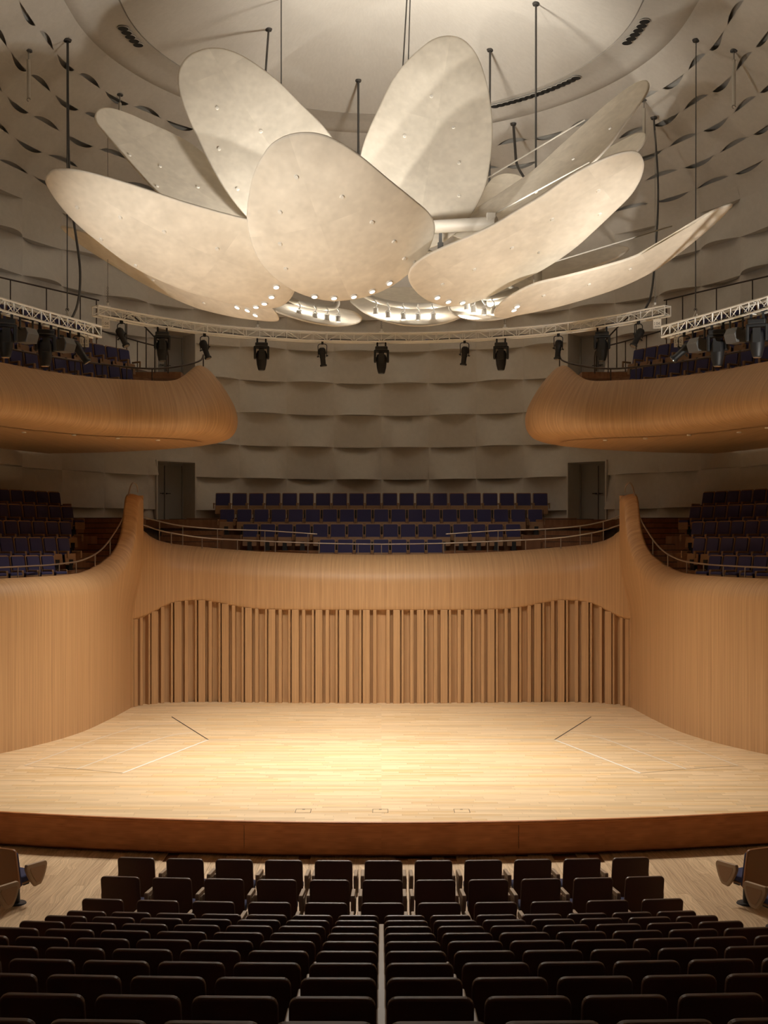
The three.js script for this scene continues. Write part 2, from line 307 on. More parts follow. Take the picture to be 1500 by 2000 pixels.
// ---------- wooden stage enclosure ----------
const curve2 = pts => new THREE.CatmullRomCurve3(pts.map(p => V3(p[0], 0, p[1])), false, 'centripetal');
const backCurve = curve2([...backPts, ...backPts.slice(0, -1).reverse().map(p => [-p[0], p[1]])]);
const topOfChoir = x => lerpTable([[0, 5.2], [2, 5.23], [3.9, 5.3], [4.9, 5.37], [5.9, 5.46], [6.5, 5.54], [6.85, 5.65], [7.05, 5.78], [7.2, 5.95], [7.5, 6.1]], Math.abs(x));
const slatTop = x => { x = Math.abs(x); return 3.5 + 0.29 * Math.exp(-Math.pow((x - 5.75) / 1.25, 2)) - 0.30 * smooth(6.4, 7.45, x); };
{
  const g = sgroup('wall_stage', 'curved wooden rear stage wall with upright slats under a rolled top', 'wall');
  const len = backCurve.getLength();
  const face = (a) => { const p = backCurve.getPointAt(a), t = backCurve.getTangentAt(a), n = new THREE.Vector3(-t.z, 0, t.x); if (n.z > 0) n.negate(); return [p, n]; };  // n points away from the stage
  mesh('rolled_band', grid(140, 26, (a, b) => {
    const [p, n] = face(a), x = p.x, yt = topOfChoir(x), rh = 0.85, k = Math.min(1, (7.6 - Math.abs(x)) / 1.6), rd = 0.45 + 0.95 * k, y0 = slatTop(x), y1 = yt - rh;
    if (b < 0.1) return new THREE.Vector3(p.x, y0, p.z).addScaledVector(n, 0.22 * (1 - b / 0.1));
    if (b < 0.4) return new THREE.Vector3(p.x, y0 + (y1 - y0) * (b - 0.1) / 0.3, p.z);
    if (b < 0.9) { const q = (b - 0.4) / 0.5 * Math.PI / 2; return new THREE.Vector3(p.x, y1 + rh * Math.sin(q), p.z).addScaledVector(new THREE.Vector3(n.x * 0.25, 0, n.z), rd * (1 - Math.cos(q))); }
    const q = (b - 0.9) / 0.1; return new THREE.Vector3(p.x, yt - q * 0.5, p.z).addScaledVector(new THREE.Vector3(n.x * 0.25, 0, n.z), rd + 0.06 + q * 0.02);
  }, (a, b) => [a * len, b * 3.2], true), mat.wood, g);
  mesh('recessed_backing', grid(140, 1, (a, b) => { const [p, n] = face(a); return new THREE.Vector3(p.x, STAGE_Y - 0.02 + b * (slatTop(p.x) - STAGE_Y + 0.1), p.z).addScaledVector(n, 0.2); }, (a, b) => [a * len + 0.3, b * 3], true), mat.wood, g);
  // slats mirrored about the middle: widths and gaps repeat every 0.72 m
  const mid = len / 2, run = []; let s = 0.152; const step = [[0.105, 0.10], [0.213, 0.048], [0.06, 0.205]];
  for (let i = 0; s < mid - 0.06; i++) { const [w, gap] = step[i % 3]; run.push([s, Math.min(w, mid - s)]); s += w + gap; }
  for (const sg of [-1, 1]) for (const [s0, w] of run) {
    const c = mid + sg * (s0 + w / 2), [p, n] = face(c / len), h = slatTop(p.x) - STAGE_Y + 0.02;
    const q = box(w, h, 0.19, 0, STAGE_Y + h / 2, 0, 0.008); const uv = q.attributes.uv, ps = q.attributes.position;
    for (let i = 0; i < uv.count; i++) uv.setXY(i, ps.getX(i) + s0 * sg, ps.getY(i));
    const m = mesh('slat', q, mat.wood, g); m.position.set(p.x + n.x * 0.096, 0, p.z + n.z * 0.096); m.rotation.y = Math.atan2(-n.x, -n.z);
  }
}
const topOfSide = d => lerpTable([[27, 4.72], [31, 4.74], [32.3, 4.77], [33.2, 4.86], [33.8, 4.97], [34.3, 5.22], [34.6, 5.5], [34.85, 5.9], [35.0, 6.3], [35.12, 6.72], [35.25, 6.95], [35.45, 7.05], [36.6, 7.06]], d);
function mirrored(geo) { const g = geo.clone(); g.scale(-1, 1, 1); const ix = g.index.array; for (let i = 0; i < ix.length; i += 3) { const t = ix[i]; ix[i] = ix[i + 1]; ix[i + 1] = t; } g.computeVertexNormals(); return g; }
{
  const c = curve2([[-7.485, 35.72], ...sidePts.slice(2)]), len = c.getLength();   // the sweep ends in the fin
  const geo = grid(150, 22, (a, b) => {
    const p = c.getPointAt(a), t = c.getTangentAt(a), d = -p.z, n = new THREE.Vector3(-t.z, 0, t.x); if (n.x > 0) n.negate();   // away from the stage
    const yt = topOfSide(d), f = smooth(33.4, 35.1, d), lean = 0.33 * f, rh = 0.55 - 0.3 * f, th = 0.55 - 0.13 * f, y1 = yt - rh;
    const P = (o, y) => new THREE.Vector3(p.x, y, p.z).addScaledVector(n, o);
    if (b < 0.45) { const q = b / 0.45, y = STAGE_Y - 0.05 + (y1 - STAGE_Y + 0.05) * q; return P(-lean * smooth(3.2, 5.2, y), y); }
    if (b < 0.85) { const q = (b - 0.45) / 0.4 * Math.PI / 2; return P(-lean + th * (1 - Math.cos(q)), y1 + rh * Math.sin(q)); }
    const q = (b - 0.85) / 0.15; return P(-lean + th + 0.05 * Math.min(1, q * 3), yt - q * q * (yt - 3.6));
  }, (a, b) => [a * len, b * 5], true);
  const cap = grid(1, 8, (a, b) => { const y = 0.7 + 6.3 * b; return V3(-7.485 + 0.33 * smooth(3.2, 5.2, y) - 0.42 * a, y, 35.71); }, (a, b) => [a * 0.4, b * 3]);
  for (const s of [-1, 1]) {
    const g = sgroup('wall_stage_' + (s < 0 ? 'left' : 'right'), s < 0 ? 'smooth wooden side stage wall sweeping up to a fin, odd seat side' : 'smooth wooden side stage wall sweeping up to a fin, even seat side', 'wall');
    mesh('swept_panel', s < 0 ? geo : mirrored(geo), mat.wood, g);
    mesh('fin_end', s < 0 ? cap : mirrored(cap), mat.wood, g);
  }
}
// ---------- choir steps behind the stage wall ----------
const CHOIR = [[39.75, 5.72], [40.65, 6.245], [41.6, 6.78], [42.62, 7.38]];   // row distance, top of its seats
{
  const g = sgroup('choir_steps', 'wooden stepped platforms carrying the choir seats', 'steps');
  CHOIR.forEach(([d, y], i) => { const top = y - 0.93, d0 = d - 0.62, half = 6.9; mesh('platform', box(half * 2, 1.6, 0.98, 0, top - 0.8, -(d0 + 0.48)), mat.darkWood, g); });
  mesh('front_floor', box(14.2, 0.2, 1.6, 0, 4.68, -38.5), mat.darkWood, g);
  for (const s of [-1, 1]) {
    // stairs beside the seats
    for (let k = 0; k < 9; k++) { const y = 4.80 + 0.2 * k, d = 38.6 + 0.42 * k; mesh('stair', box(2.15, 0.2, 0.62, s * 6.55, y - 0.1, -(d + 0.31)), mat.darkWood, g); mesh('stair_nosing', box(2.0, 0.02, 0.03, s * 6.5, y + 0.012, -(d + 0.02)), mat.black, g); }
    mesh('landing', box(4.4, 0.3, 3.0, s * 7.6, 6.24, -(41.9 + 1.0)), mat.darkWood, g);
  }
  mesh('rear_landing', box(12, 0.3, 1.6, 0, 6.24, -43.9), mat.darkWood, g);
}
// ---------- side terraces ----------
// end of each row next to the fin, top of the seats; rows run along T, climb along O
const TT = [0.45, 0.89], TO = [-0.89, 0.45], TERR = [[-9.89, 37.35, 7.19], [-9.27, 36.5, 6.71], [-8.94, 35.03, 6.21], [-8.61, 33.57, 5.74], [-8.54, 31.75, 5.26]];
const BT = [0.54, 0.84], BO = [-0.84, 0.54], BALC = [[-6.98, 34.25, 10.62], [-7.31, 35.4, 11.36], [-8.53, 35.17, 12.17]];
function rowBox(E, T, O, front, back, L0, L1, top, h) {  // a platform under a row, turned with it
  const m = [(front + back) / 2, (L0 + L1) / 2], q = box(back - front, h, L1 - L0, 0, -h / 2, 0);
  q.rotateY(Math.atan2(T[0], -T[1])); q.translate(E[0] + O[0] * m[0] + T[0] * m[1], top, -(E[1] + O[1] * m[0] + T[1] * m[1]));
  return q;
}
for (const s of [-1, 1]) {
  const word = s < 0 ? 'odd' : 'even', flip = q => s < 0 ? q : (q = q.toNonIndexed(), q.scale(-1, 1, 1), (() => { for (const at of Object.values(q.attributes)) { const a = at.array, n = at.itemSize; for (let i = 0; i < at.count; i += 3) for (let k = 0; k < n; k++) { const t = a[(i) * n + k]; a[i * n + k] = a[(i + 1) * n + k]; a[(i + 1) * n + k] = t; } } })(), q);
  const g = sgroup('terrace_steps', `wooden stepped terrace beside the stage with ${word} seat numbers`, 'steps');
  TERR.forEach((E, i) => mesh('platform', flip(rowBox(E, TT, TO, i === 4 ? -0.3 : -0.55, 0.42, -4.5, i > 2 ? 0.15 : 0.15, E[2] - 0.93, 1.5)), mat.darkWood, g));
  for (let k = 0; k < 12; k++) { const d = 33 + 0.5 * k, y = 4.5 + 0.17 * k, x1 = -8.15 + 0.4 * smooth(34.2, 36, d), x0 = -9.9 - 0.04 * k; mesh('stair', flip(box(x1 - x0, 0.17, 0.62, (x0 + x1) / 2, y - 0.085, -(d + 0.31))), mat.darkWood, g); mesh('stair_nosing', flip(box(x1 - x0 - 0.1, 0.02, 0.03, (x0 + x1) / 2, y + 0.011, -(d + 0.02))), mat.black, g); }
  mesh('walkway', flip(rowBox([-8.7, 31.3], TT, TO, -0.3, 1.5, -6, 1.6, 4.3, 0.3)), mat.darkWood, g);
  const gb = sgroup('balcony_steps', `wooden stepped floor of the balcony with ${word} seat numbers`, 'steps');
  BALC.forEach((E, i) => mesh('platform', flip(rowBox(E, BT, BO, i ? -0.5 : -0.3, 0.42, -6.8, 0.2, E[2] - 0.93, 0.9)), mat.darkWood, gb));
  mesh('walkway', flip(rowBox([-6.98, 34.25], BT, BO, -0.35, 1.6, -6.8, 0.6, 9.5, 0.25)), mat.darkWood, gb);
  mesh('door_landing', box(3.2, 0.2, 4.6, s * 8.0, 10.93, -(40.2)), mat.darkWood, gb);
  // balcony body
  const rim = curve2([[-12.1, 22.8], [-11.2, 25.0], [-10.35, 27.2], [-9.42, 29.2], [-8.55, 30.95], [-7.5, 32.15], [-6.3, 32.65], [-5.5, 33.1], [-5.02, 33.9], [-5.05, 34.9], [-5.6, 35.9], [-6.5, 36.8], [-7.6, 37.6], [-9.0, 38.3], [-10.6, 38.6]]), len = rim.getLength();
  const rimY = a => { const p = rim.getPointAt(a), d = -p.z; return 10.04 + 0.58 * Math.exp(-Math.pow(Math.max(0, (p.x + 5.05) * -1) / 0.75, 2)) * smooth(32.6, 33.9, d); };
  const sec = [[0.30, -1.3], [0.28, -0.05], [0.2, 0.02], [0.08, 0.0], [-0.10, -0.16], [-0.34, -0.45], [-0.58, -0.82], [-0.74, -1.15], [-0.80, -1.45], [-0.76, -1.72], [-0.62, -1.92], [-0.40, -2.03], [-0.1, -2.09], [0.6, -2.12], [2.2, -2.12], [4.4, -2.12]];
  const secC = new THREE.CatmullRomCurve3(sec.map(q => new THREE.Vector3(q[0], q[1], 0)), false, 'centripetal');
  const bal = grid(170, 46, (a, b) => {
    const p = rim.getPointAt(a), t = rim.getTangentAt(a), n = new THREE.Vector3(-t.z, 0, t.x); if (n.dot(new THREE.Vector3(-9.5 - p.x, 0, -36 - p.z)) < 0) n.negate();
    const q = secC.getPoint(b), y = rimY(a), k = (y - 8.48) / 2.12; let o = q.x; if (o > 0.3) o = 0.3 + (o - 0.3) * (1 - 0.9 * smooth(0.45, 0.6, a));
    return new THREE.Vector3(p.x, 8.48 + (q.y + 2.12) * k, p.z).addScaledVector(n, o);
  }, (a, b) => [a * len, b * 6], false);
  const wood = sgroup('balcony_' + (s < 0 ? 'left' : 'right'), `bulging wooden balcony front with rounded end, ${word} seat side`, 'balcony');
  mesh('belly', s < 0 ? bal : mirrored(bal), mat.wood, wood);
  const so = new THREE.Shape(); for (let i = 0; i <= 80; i++) { const a = i / 80, p = rim.getPointAt(a), t = rim.getTangentAt(a), n = new THREE.Vector3(-t.z, 0, t.x); if (n.dot(new THREE.Vector3(-9.5 - p.x, 0, -36 - p.z)) < 0) n.negate(); p.addScaledVector(n, 0.2); i ? so.lineTo(p.x, -p.z) : so.moveTo(p.x, -p.z); }
  for (let i = 0; i <= 20; i++) { const p = shellAt(-(13.2 + i * 0.85), R - 0.05, R - 0.05, 0); so.lineTo(p.x, -p.z); }
  const sg = new THREE.ShapeGeometry(so); sg.rotateX(Math.PI / 2); sg.scale(1, 1, -1); sg.translate(0, 8.472, 0); { const ix = sg.index.array; for (let i = 0; i < ix.length; i += 3) { const t = ix[i]; ix[i] = ix[i + 1]; ix[i + 1] = t; } sg.computeVertexNormals(); } mesh('soffit', s < 0 ? sg : mirrored(sg), mat.wood, wood);
  for (let k = 0; k < 9; k++) { const a = 0.12 + 0.055 * k, p = rim.getPointAt(a), t = rim.getTangentAt(a), n = new THREE.Vector3(-t.z, 0, t.x); if (n.x > 0) n.negate(); p.addScaledVector(n, 0.25 + (k % 3) * 0.22);
    const q = mesh('downlight', cyl(0.06, 0.06, 0.03, 0, 0, 0, 16), mat.whiteMetal, wood); q.position.set(-s * p.x, 8.46, p.z); }
}

// ================= SEATS =================
function slab(w, h, t, r, bulge = 0) {      // rounded upright panel, slightly hollowed across its width
  const s = new THREE.Shape(), x = w / 2, y = h;
  s.moveTo(-x + r, 0); s.lineTo(x - r, 0); s.quadraticCurveTo(x, 0, x, r); s.lineTo(x, y - r); s.quadraticCurveTo(x, y, x - r, y); s.lineTo(-x + r, y); s.quadraticCurveTo(-x, y, -x, y - r); s.lineTo(-x, r); s.quadraticCurveTo(-x, 0, -x + r, 0);
  const g = new THREE.ExtrudeGeometry(s, { depth: t - 0.024, bevelEnabled: true, bevelSize: 0.012, bevelThickness: 0.012, bevelSegments: 2, curveSegments: 5 });
  g.translate(0, 0, -t / 2 + 0.012); return g;
}
const LEAN = -0.17;
function armShape(w) {                      // wooden arm with a rounded, down-tapering end panel
  const s = new THREE.Shape();
  s.moveTo(-0.20, 0.02); s.lineTo(0.20, 0.0); s.quadraticCurveTo(0.245, -0.02, 0.235, -0.07); s.quadraticCurveTo(0.19, -0.24, 0.10, -0.32); s.lineTo(-0.02, -0.33); s.quadraticCurveTo(-0.15, -0.2, -0.21, -0.05); s.quadraticCurveTo(-0.22, 0.01, -0.20, 0.02);
  const g = new THREE.ExtrudeGeometry(s, { depth: w - 0.02, bevelEnabled: true, bevelSize: 0.01, bevelThickness: 0.01, bevelSegments: 2, curveSegments: 6 });
  g.translate(0, 0, -w / 2 + 0.01); g.rotateY(-Math.PI / 2); return g;   // profile runs along z
}
function inset(w) { const s = new THREE.Shape(); s.moveTo(-0.14, -0.03); s.lineTo(0.16, -0.045); s.quadraticCurveTo(0.20, -0.06, 0.18, -0.1); s.quadraticCurveTo(0.15, -0.22, 0.07, -0.285); s.lineTo(0.0, -0.285); s.quadraticCurveTo(-0.1, -0.18, -0.15, -0.06); const g = new THREE.ExtrudeGeometry(s, { depth: 0.006, bevelEnabled: false, curveSegments: 6 }); g.rotateY(-Math.PI / 2); g.translate(w, 0, 0); return g; }
function stallSeat(name, w, arms, backMat) {  // local +z = the way the sitter looks
  const t = thing(name, '', 'chair', '');
  const b = slab(w, 0.62, 0.045, 0.05); b.rotateX(LEAN); b.translate(0, 0.315, -0.20);
  mesh('backrest', b, backMat, t);
  const c = slab(w - 0.05, 0.54, 0.06, 0.04); c.rotateX(LEAN); c.translate(0, 0.33, -0.15); mesh('back_cushion', c, mat.navy, t);
  mesh('seat_cushion', box(w - 0.06, 0.11, 0.44, 0, 0.43, 0.08, 0.035), mat.navy, t);
  mesh('seat_pan', box(w - 0.08, 0.03, 0.42, 0, 0.362, 0.07), mat.seatWood, t);
  for (const s of arms) { const a = armShape(0.055); a.translate(s * (w / 2 + 0.045), 0.63, 0.10); const am = mesh('armrest', a, mat.armWood, t); if (name === 'loose_chair') { const i = inset(0); i.translate(s * (w / 2 + 0.0755) + (s > 0 ? 0 : -0.0), 0.63, 0.10); mesh('inset_panel', i, mat.seatWood, am); } }
  mesh('pedestal', [cyl(0.055, 0.065, 0.34, 0, 0.18, 0.02, 14), cyl(0.15, 0.16, 0.02, 0, 0.01, 0.02, 20), box(w * 0.8, 0.04, 0.12, 0, 0.34, 0.02)], mat.black, t);
  return t;
}
const loose = stallSeat('loose_chair', 0.53, [-1, 1], mat.seatBack), fixed = stallSeat('stalls_chair', 0.47, [-1, 1], mat.seatBack);
scene.remove(loose, fixed); used['loose_chair'] = used['stalls_chair'] = -1;
const arcD = (d, x) => d + x * x / 76;
[[17.42, 0.93], [16.42, 0.93], [15.38, 0.93]].forEach(([d], r) => {
  for (let i = -5; i <= 5; i++) { const x = i * 0.724 + (r === 0 ? 0.03 : 0.015);
    const place = i === 0 ? 'middle one of its row' : `${ORD[Math.abs(i) - 1]} from the middle`;
    dup(loose, [x, 0, arcD(d, x) + 0.23], Math.PI + x / 38, `dark brown free-standing chair, ${i ? (i < 0 ? 'odd-numbered side, ' : 'even-numbered side, ') : ''}${place}, ${ORD[r]} row from stage`, 'free-standing seats on the flat floor before the stage'); }
});
const stallRows = []; for (let r = 0; r < 10; r++) stallRows.push([14.42 - 0.95 * r, 1.07 + 0.24 * r]);
{
  const g = sgroup('stalls_steps', 'wooden stepped floor under the dark stalls seats', 'steps');
  stallRows.concat([[4.92, 3.47], [3.97, 3.71]]).forEach(([d, top]) => mesh('platform', box(10, 0.6 + top - 0.93, 0.95, 0, (top - 0.93 - 0.6) / 2, -(d - 0.3)), mat.darkWood, g));
}
stallRows.forEach(([d, top], r) => {
  const half = d * 745 / 2320 + 0.35, n = Math.min(7, Math.ceil(half / 0.55));
  for (const s of [-1, 1]) for (let i = 0; i < n; i++) { const x = s * (0.2775 + 0.55 * i);
    dup(fixed, [x, top - 0.93, arcD(d, x) + 0.23], Math.PI + x / 38, `dark brown stalls chair, ${s < 0 ? 'odd' : 'even'}-numbered side, ${ORD[i]} from the middle gap, ${ORD[r]} stepped row`, 'fixed stalls seats on the stepped floor'); }
});
for (const [x, d, turn, lab] of [[-5.66, 18.35, 0.42, 'topmost'], [-5.74, 17.2, 0.42, 'lower']]) for (const s of [-1, 1]) {
  const c = dup(loose, [s * Math.abs(x), 0, d], 0, '', 'seats of the side blocks at the plank floor');
  c.position.x = s * Math.abs(x); c.rotation.y = Math.PI + (s < 0 ? -turn : turn);
  c.userData.label = lab === 'topmost' ? `brown chair with oval wooden arm panel, ${s < 0 ? 'odd' : 'even'} side block, nearer the stage` : `brown chair with oval wooden arm panel, ${s < 0 ? 'odd' : 'even'} side block, second from stage`;
  c.traverse(o => { if (o.name === 'backrest') o.material = mat.sideBack; });
}
// upholstered seats of choir, terraces and balconies, with a number on each back
const NUMS = [...Array(40).keys()].map(i => i + 1);
const numTex = (() => { const c = document.createElement('canvas'); c.width = 512; c.height = 320; const x = c.getContext('2d'); x.fillStyle = '#8c7a58'; x.fillRect(0, 0, 512, 320); x.fillStyle = '#15120e'; x.font = 'bold 44px sans-serif'; x.textAlign = 'center'; x.textBaseline = 'middle';
  NUMS.forEach(n => x.fillText(String(n), ((n - 1) % 8) * 64 + 32, Math.floor((n - 1) / 8) * 64 + 34)); const t = new THREE.CanvasTexture(c); t.colorSpace = THREE.SRGBColorSpace; return t; })();
const numMat = M({ map: numTex, roughness: 0.5 }), plateGeo = {};
function plate(n) { if (plateGeo[n]) return plateGeo[n]; const g = new THREE.PlaneGeometry(0.055, 0.055), uv = g.attributes.uv, c = (n - 1) % 8, r = Math.floor((n - 1) / 8);
  for (let i = 0; i < 4; i++) uv.setXY(i, (c + uv.getX(i)) / 8, 1 - (r + 1 - uv.getY(i)) / 5); return plateGeo[n] = g; }
function choirSeat(name, w, folded) {
  const t = thing(name, '', 'chair', '');
  const b = slab(w, 0.60, 0.05, 0.04); b.rotateX(LEAN); b.translate(0, 0.32, -0.21); mesh('backrest', b, mat.seatWood, t);
  const c = slab(w - 0.045, 0.545, 0.05, 0.03); c.rotateX(LEAN); c.translate(0, 0.345, -0.175); mesh('back_cushion', c, mat.blue, t);
  if (folded) { const q = slab(w - 0.05, 0.29, 0.03, 0.02); q.rotateX(LEAN * 0.6); q.translate(0, 0.16, 0.02); mesh('folded_seat', q, mat.seatWood, t); const u = slab(w - 0.07, 0.26, 0.07, 0.03); u.rotateX(LEAN * 0.6); u.translate(0, 0.17, -0.035); mesh('seat_cushion', u, mat.blue, t); mesh('hinge', box(0.14, 0.16, 0.03, 0, 0.22, 0.035), mat.black, t); }
  else { mesh('seat_cushion', box(w - 0.05, 0.08, 0.40, 0, 0.45, 0.05, 0.03), mat.blue, t); mesh('seat_front', box(w - 0.04, 0.22, 0.025, 0, 0.31, 0.24, 0.01).rotateX(0.0), mat.seatWood, t); }
  for (const s of [-1, 1]) { const a = box(0.045, 0.05, 0.34, s * (w / 2 + 0.02), 0.52, 0.02, 0.015), e = box(0.04, 0.2, 0.05, s * (w / 2 + 0.02), 0.44, 0.17, 0.015); mesh('armrest', [a, e], mat.seatWood, t); }
  mesh('pedestal', [box(0.16, 0.30, 0.12, 0, 0.15, -0.04), box(0.22, 0.02, 0.2, 0, 0.01, -0.04)], mat.black, t);
  return t;
}
const choirProto = choirSeat('choir_chair', 0.51, true), terraceProto = choirSeat('terrace_chair', 0.47, false), foldedProto = choirSeat('terrace_chair', 0.47, true), balcProto = choirSeat('balcony_chair', 0.43, true);
scene.remove(choirProto, terraceProto, foldedProto, balcProto); used['choir_chair'] = used['terrace_chair'] = used['balcony_chair'] = -1; foldedProto.name = 'terrace_chair';
function numberOn(t, n, w) { const p = mesh('number_plate', plate(n), numMat, t); p.rotation.x = LEAN; p.position.set(w / 2 - 0.075, 0.835, -0.237); }
const choirSpec = [[7, [7, 5, 3, 1, 2, 4, 6], -0.05], [16, [17, 15, 13, 11, 9, 7, 5, 3, 1, 2, 4, 6, 8, 10, 12, 14], 0.05], [19, [19, 17, 15, 13, 11, 9, 7, 5, 3, 1, 2, 4, 6, 8, 10, 12, 14, 16, 18], -0.03], [20, [21, 19, 17, 15, 13, 11, 9, 7, 5, 3, 1, 2, 4, 6, 8, 10, 12, 14, 16, 18], 0.03]];
const ROWN = ['front', 'second', 'third', 'rear'];
choirSpec.forEach(([n, nums, x0], r) => nums.forEach((num, i) => {
  const [d, top] = CHOIR[r], x = (i - (n - 1) / 2) * 0.6 + x0 * 0.2;
  const c = dup(choirProto, [x, top - 0.93, d - 0.2], 0, num === 1 ? `blue folding choir chair bearing number one, ${ROWN[r]} row of the choir` : `blue folding choir chair, ${num % 2 ? 'odd' : 'even'}-numbered side, ${ORD[num % 2 ? (num - 3) / 2 : num / 2 - 1]} from number one, ${ROWN[r]} choir row`, 'choir seats facing the hall');
  numberOn(c, num, 0.51);
}));
TERR.forEach(([ex, ed, top], r) => { for (const s of [-1, 1]) for (let i = 0; i < 7; i++) {
  const p = 0.55, along = -(i + 0.5) * p, x = ex + TT[0] * along, d = ed + TT[1] * along, end = s < 0 ? 21 + (r === 3 ? 2 : r === 2 ? 2 : 0) : 22 + (r === 3 ? 2 : r === 2 ? 2 : 0), num = Math.max(1, end - 2 * i);
  const fold = (r === 3 && i < 2) || (r === 2 && i < 1) ;
  const c = dup(fold ? foldedProto : terraceProto, [s < 0 ? x : -x, top - 0.93, d], 0, `${r > 2 ? 'blue' : 'dark'} chair of the ${s < 0 ? 'odd' : 'even'}-numbered terrace, ${ORD[i]} from its stair, ${ORD[4 - r]} row behind the parapet`, 'seats of the side terraces');
  c.rotation.y = s < 0 ? Math.atan2(-TO[0], TO[1]) : -Math.atan2(-TO[0], TO[1]);
  numberOn(c, num, 0.47);
} });
BALC.forEach(([ex, ed, top], r) => { for (const s of [-1, 1]) for (let i = 0; i < [13, 13, 10][r]; i++) {
  const along = -(i + 0.5) * 0.5, x = ex + BT[0] * along, d = ed + BT[1] * along, num = (s < 0 ? 31 : 32) - 2 * i;
  const c = dup(balcProto, [s < 0 ? x : -x, top - 0.93, d], 0, `dark chair of the ${s < 0 ? 'odd' : 'even'}-numbered balcony, ${ORD[i]} from its stair, ${ORD[r]} row behind the rail`, 'seats of the side balconies');
  c.rotation.y = s < 0 ? Math.atan2(-BO[0], BO[1]) : -Math.atan2(-BO[0], BO[1]);
  numberOn(c, num, 0.43);
} });

// ================= HANDRAILS =================
function rail(name, label, pts, r, m, posts, postMat, group, foot) {   // pts: [x, y, d]; posts: [[x, yTop, d, yFoot], ...]
  const g = thing(name, label, 'handrail', group);
  mesh('rail', tube(pts.map(p => V3(...p)), r, pts.length * 10), m, g);
  for (const [x, y, d, y0] of posts) mesh('post', rod(V3(x, y0, d), V3(x, y, d), r * 0.75), postMat, g);
  return g;
}
for (const s of [-1, 1]) {
  const odd = s < 0 ? 'odd' : 'even', X = p => [-s * p[0], ...p.slice(1)];
  const terr = [[-9.9, 4.98, 26.8], [-9.35, 4.98, 28.3], [-8.85, 4.99, 30.0], [-8.5, 5.02, 31.5], [-8.22, 5.12, 32.9], [-7.98, 5.4, 33.9], [-7.78, 5.9, 34.7], [-7.62, 6.4, 35.15], [-7.52, 7.05, 35.35], [-7.48, 7.3, 35.5], [-7.44, 7.38, 35.7], [-7.38, 7.3, 35.85], [-7.36, 7.1, 35.9]];
  rail('terrace_handrail', `thin metal handrail climbing over the fin from the ${odd}-numbered terrace`, terr.map(X), 0.022, mat.rail,
    [[-9.3, 4.98, 28.4, 4.5], [-9.0, 4.99, 29.4, 4.5], [-8.75, 5.0, 30.4, 4.5], [-8.52, 5.02, 31.4, 4.5], [-8.33, 5.07, 32.4, 4.55], [-8.08, 5.25, 33.5, 4.7], [-7.86, 5.66, 34.4, 5.0]].map(X), mat.rail, 'terrace handrails');
  const up = [[-7.5, 6.75, 35.4], [-7.3, 6.42, 36.2], [-6.95, 6.25, 37.2], [-6.4, 6.12, 37.9], [-5.3, 6.02, 38.4], [-3.8, 5.97, 38.7], [-2.1, 5.86, 38.8]];
  rail('choir_stair_rail', `short upper handrail from the ${odd}-side fin to the choir seats`, up.map(X), 0.022, mat.rail, [[-6.95, 6.25, 37.2, 5.5], [-6.35, 6.11, 37.95, 4.8], [-5.3, 6.02, 38.4, 4.75], [-3.8, 5.97, 38.7, 4.75], [-2.4, 5.88, 38.8, 4.75]].map(X), mat.rail, 'choir stair handrails');
}
rail('choir_handrail', 'long low handrail across the front of the choir seats', [[-7.3, 6.13, 36.3], [-6.8, 5.93, 37.2], [-5.7, 5.74, 37.75], [-4, 5.64, 38.0], [-2, 5.56, 38.15], [0, 5.53, 38.2], [2, 5.56, 38.15], [4, 5.64, 38.0], [5.7, 5.74, 37.75], [6.8, 5.93, 37.2], [7.3, 6.13, 36.3]], 0.022, mat.rail,
  [-6.6, -5.7, -4.6, -3.4, -2, -0.75, 0, 2, 3.4, 4.6, 5.7, 6.6].map(x => [x, lerpTable([[0, 5.53], [2, 5.56], [4, 5.64], [5.7, 5.74], [6.8, 5.93]], Math.abs(x)), lerpTable([[0, 38.2], [2, 38.15], [4, 38.0], [5.7, 37.75], [6.8, 37.2]], Math.abs(x)), 4.7]), mat.rail);
